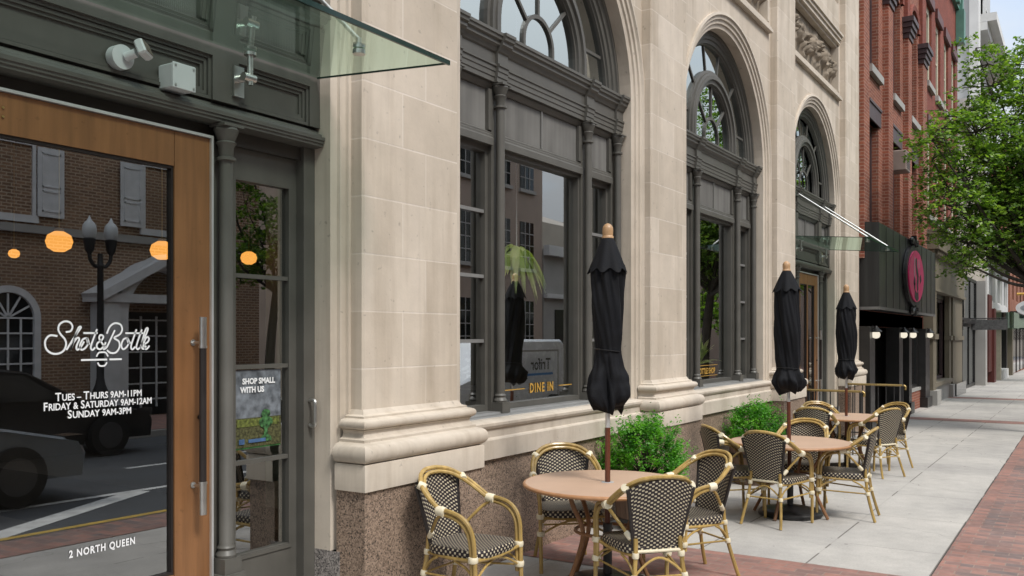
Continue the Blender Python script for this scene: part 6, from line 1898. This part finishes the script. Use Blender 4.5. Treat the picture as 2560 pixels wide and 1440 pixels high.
add_text(mb, [("Trifor", 0.36)], -0.75, 1.26, -0.97, 0.006, 1.0, 1.0)
mb.cur = 1; mb.box(-1.3, -0.2, -0.973, -0.968, 1.13, 1.18)
lt = mb.build("lettering", [M['iron'], m_paint("van_blue", (0.05, 0.22, 0.5), 0.5, 0.1)], c3)
mb = MB()
for (a, b, c_, d_) in ((-1.6, 0.5, 1.66, 1.70), (-1.6, 0.5, 0.55, 0.59), (-1.6, -1.56, 0.59, 1.66), (0.46, 0.5, 0.59, 1.66)): mb.box(a, b, -0.957, -0.951, c_, d_)
mb.build("door_line", M['greystone'], c3)
# street trees opposite, for the foliage in the side light
lob4 = [(16.1 + rn.uniform(-0.8, 0.8), -9.3 + rn.uniform(-0.8, 0.8), 5.0 + rn.uniform(-1.4, 1.8), rn.uniform(0.6, 1.0)) for _ in range(9)]
tree("street_tree", "leafy street tree on the opposite pavement, mirrored in the side light", (16.1, -9.3), 2.8, lob4, M['tree_leaf'], 21, 60, 0.07)
lob5 = [(45.5 + rn.uniform(-3.5, 3.5), -8.6 + rn.uniform(-1.5, 1.5), 4.6 + rn.uniform(-2.6, 2.6), rn.uniform(0.9, 1.4)) for _ in range(14)]
tree("street_tree", "broad bright street tree across the street, mirrored in the second window", (45.5, -8.7), 2.4, lob5, M['tree_leaf2'], 22, 40, 0.11)

# ================================================================== inside: lamps, plants, a guest
pl0 = None
LP = [((148, 604), 6.2, "warm orange globe lamp glowing inside, above the white script on the door"), ((405, 626), 6.2, "warm orange globe lamp glowing inside, by the door's wooden stile"),
      ((35, 634), 7.6, "smallest orange globe lamp, deep inside at the edge of the door glass"), ((622, 645), 4.95, "orange globe lamp seen through the narrow side light")]
for (pq, yy, lb) in LP:
    x, y, z = R_(pq[0]) * yy, yy, CAMH - (pq[1] - YH) / FPX * (R_(pq[0]) * yy * math.cos(TH) + yy * math.sin(TH))
    if pl0 is None:
        l_ = thing("pendant_lamp", lb, "pendant lamp", (x, y, z), group="lit globe lamps inside the restaurant")
        mb = MB(); mb.lathe([(0.035, -0.072), (0.078, -0.045), (0.092, 0.0), (0.078, 0.045), (0.035, 0.072)], n=20); mb.build("globe", M['lamp'], l_, smooth=True)
        mb = MB(); mb.tube([(0, 0, 0.06), (0, 0, 2.2)], 0.006, 6); mb.lathe([(0.032, 0.062), (0.032, 0.09), (0.01, 0.1)], n=12); mb.build("stem", M['brass'], l_, smooth=True)
        pl0 = l_
    else:
        l_ = dup(pl0); l_.location = (x, y, z); l_["label"] = lb; l_.scale = (1, 1, 1) if yy == 6.2 else ((0.5,) * 3 if yy > 7 else (0.62,) * 3)

def fronds(name, label, loc, n, L, mat, seed, droop, cat="plant", spread=1.0, w=0.03, stem=None, flat=0.45):
    rnd = random.Random(seed)
    p_ = thing(name, label, cat, loc)
    mb = MB()
    for k in range(n):
        a = rnd.uniform(0, 2 * PI); l = L * rnd.uniform(0.6, 1.1); el = rnd.uniform(0.3, 1.3)
        P = []
        for i in range(8):
            f = i / 7
            r = l * f * math.cos(el) * spread; z = l * (f * math.sin(el) - droop * f * f)
            P.append(Vector((r * math.cos(a), r * math.sin(a) * flat, z)))
        s = Vector((-math.sin(a), math.cos(a), 0.2)).normalized()
        b = len(mb.v)
        for i, q in enumerate(P):
            ww = w * (0.35 + 1.1 * math.sin(PI * min(1, (i + 0.6) / 7.6))) * (1 if i < 7 else 0.1)
            mb.v.append(tuple(q - s * ww)); mb.v.append(tuple(q + Vector((0, 0, 0.004)) ))
            mb.v.append(tuple(q + s * ww))
        for i in range(7):
            for j in range(2): mb.face((b + 3*i + j, b + 3*i + j + 1, b + 3*i + 4 + j, b + 3*i + 3 + j))
    mb.build("fronds", mat, p_, smooth=True)
    if stem:
        mb = MB(); mb.tube([(0, 0, 0.02), (0.02, 0, -stem * 0.5), (0, 0, -stem)], 0.02, 8); mb.build("stem", M['bark'], p_, smooth=True)
        mb = MB(); mb.lathe([(0.11, -stem - 0.28), (0.15, -stem), (0.135, -stem), (0.12, -stem - 0.03)], n=18); mb.build("pot", M['greystone'], p_, smooth=True)
    else:
        mb = MB(); mb.lathe([(0.06, -0.16), (0.11, -0.10), (0.12, 0.0), (0.10, 0.0)], n=16); mb.build("basket", M['greystone'], p_, smooth=True)
        mb = MB(); mb.tube([(0, 0, 0), (0, 0, 2.4)], 0.006, 6); mb.build("hanging_wire", M['white'], p_)
    return p_
fronds("house_plant", "yellow green spiky plant hanging inside the largest window", (7.02, 4.40, 2.42), 110, 0.52, M['palm'], 5, 1.05, w=0.02)
fronds("house_plant", "dark spiky yucca plant in a pot inside the second window", (11.95, 4.5, 1.3), 44, 0.6, M['palm'], 6, 0.25, w=0.02, stem=0.35)
fronds("house_plant", "trailing leafy plant hanging at the side of the second window", (10.95, 4.42, 2.55), 60, 0.5, M['palm'], 8, 1.0, w=0.022)
mb = MB()
pn_ = thing("paper_notice", "white paper notice taped inside the second window", "notice", (10.85, 4.16, 1.95))
mb.box(-0.11, 0.11, -0.003, 0.003, -0.17, 0.17); nt_ = mb.build("sheet", M['white_paint'], pn_)
mb = MB()
for k in range(7): mb.box(-0.085, 0.085 - 0.02 * (k % 3), -0.0045, -0.0035, 0.11 - k * 0.04, 0.118 - k * 0.04)
mb.build("printed_lines", M['iron'], nt_)
wt = thing("window_table", "dark table pushed against the largest window, inside", "table", (7.35, 4.75, 0.45))
mb = MB(); mb.box(-0.6, 0.6, -0.38, 0.38, 0.72, 0.76); mb.build("tabletop", M['dark_store'], wt)
for sx in (-0.5, 0.5):
    mb = MB(); mb.box(sx - 0.03, sx + 0.03, -0.03, 0.03, 0.0, 0.72); mb.build("leg", M['iron'], wt)
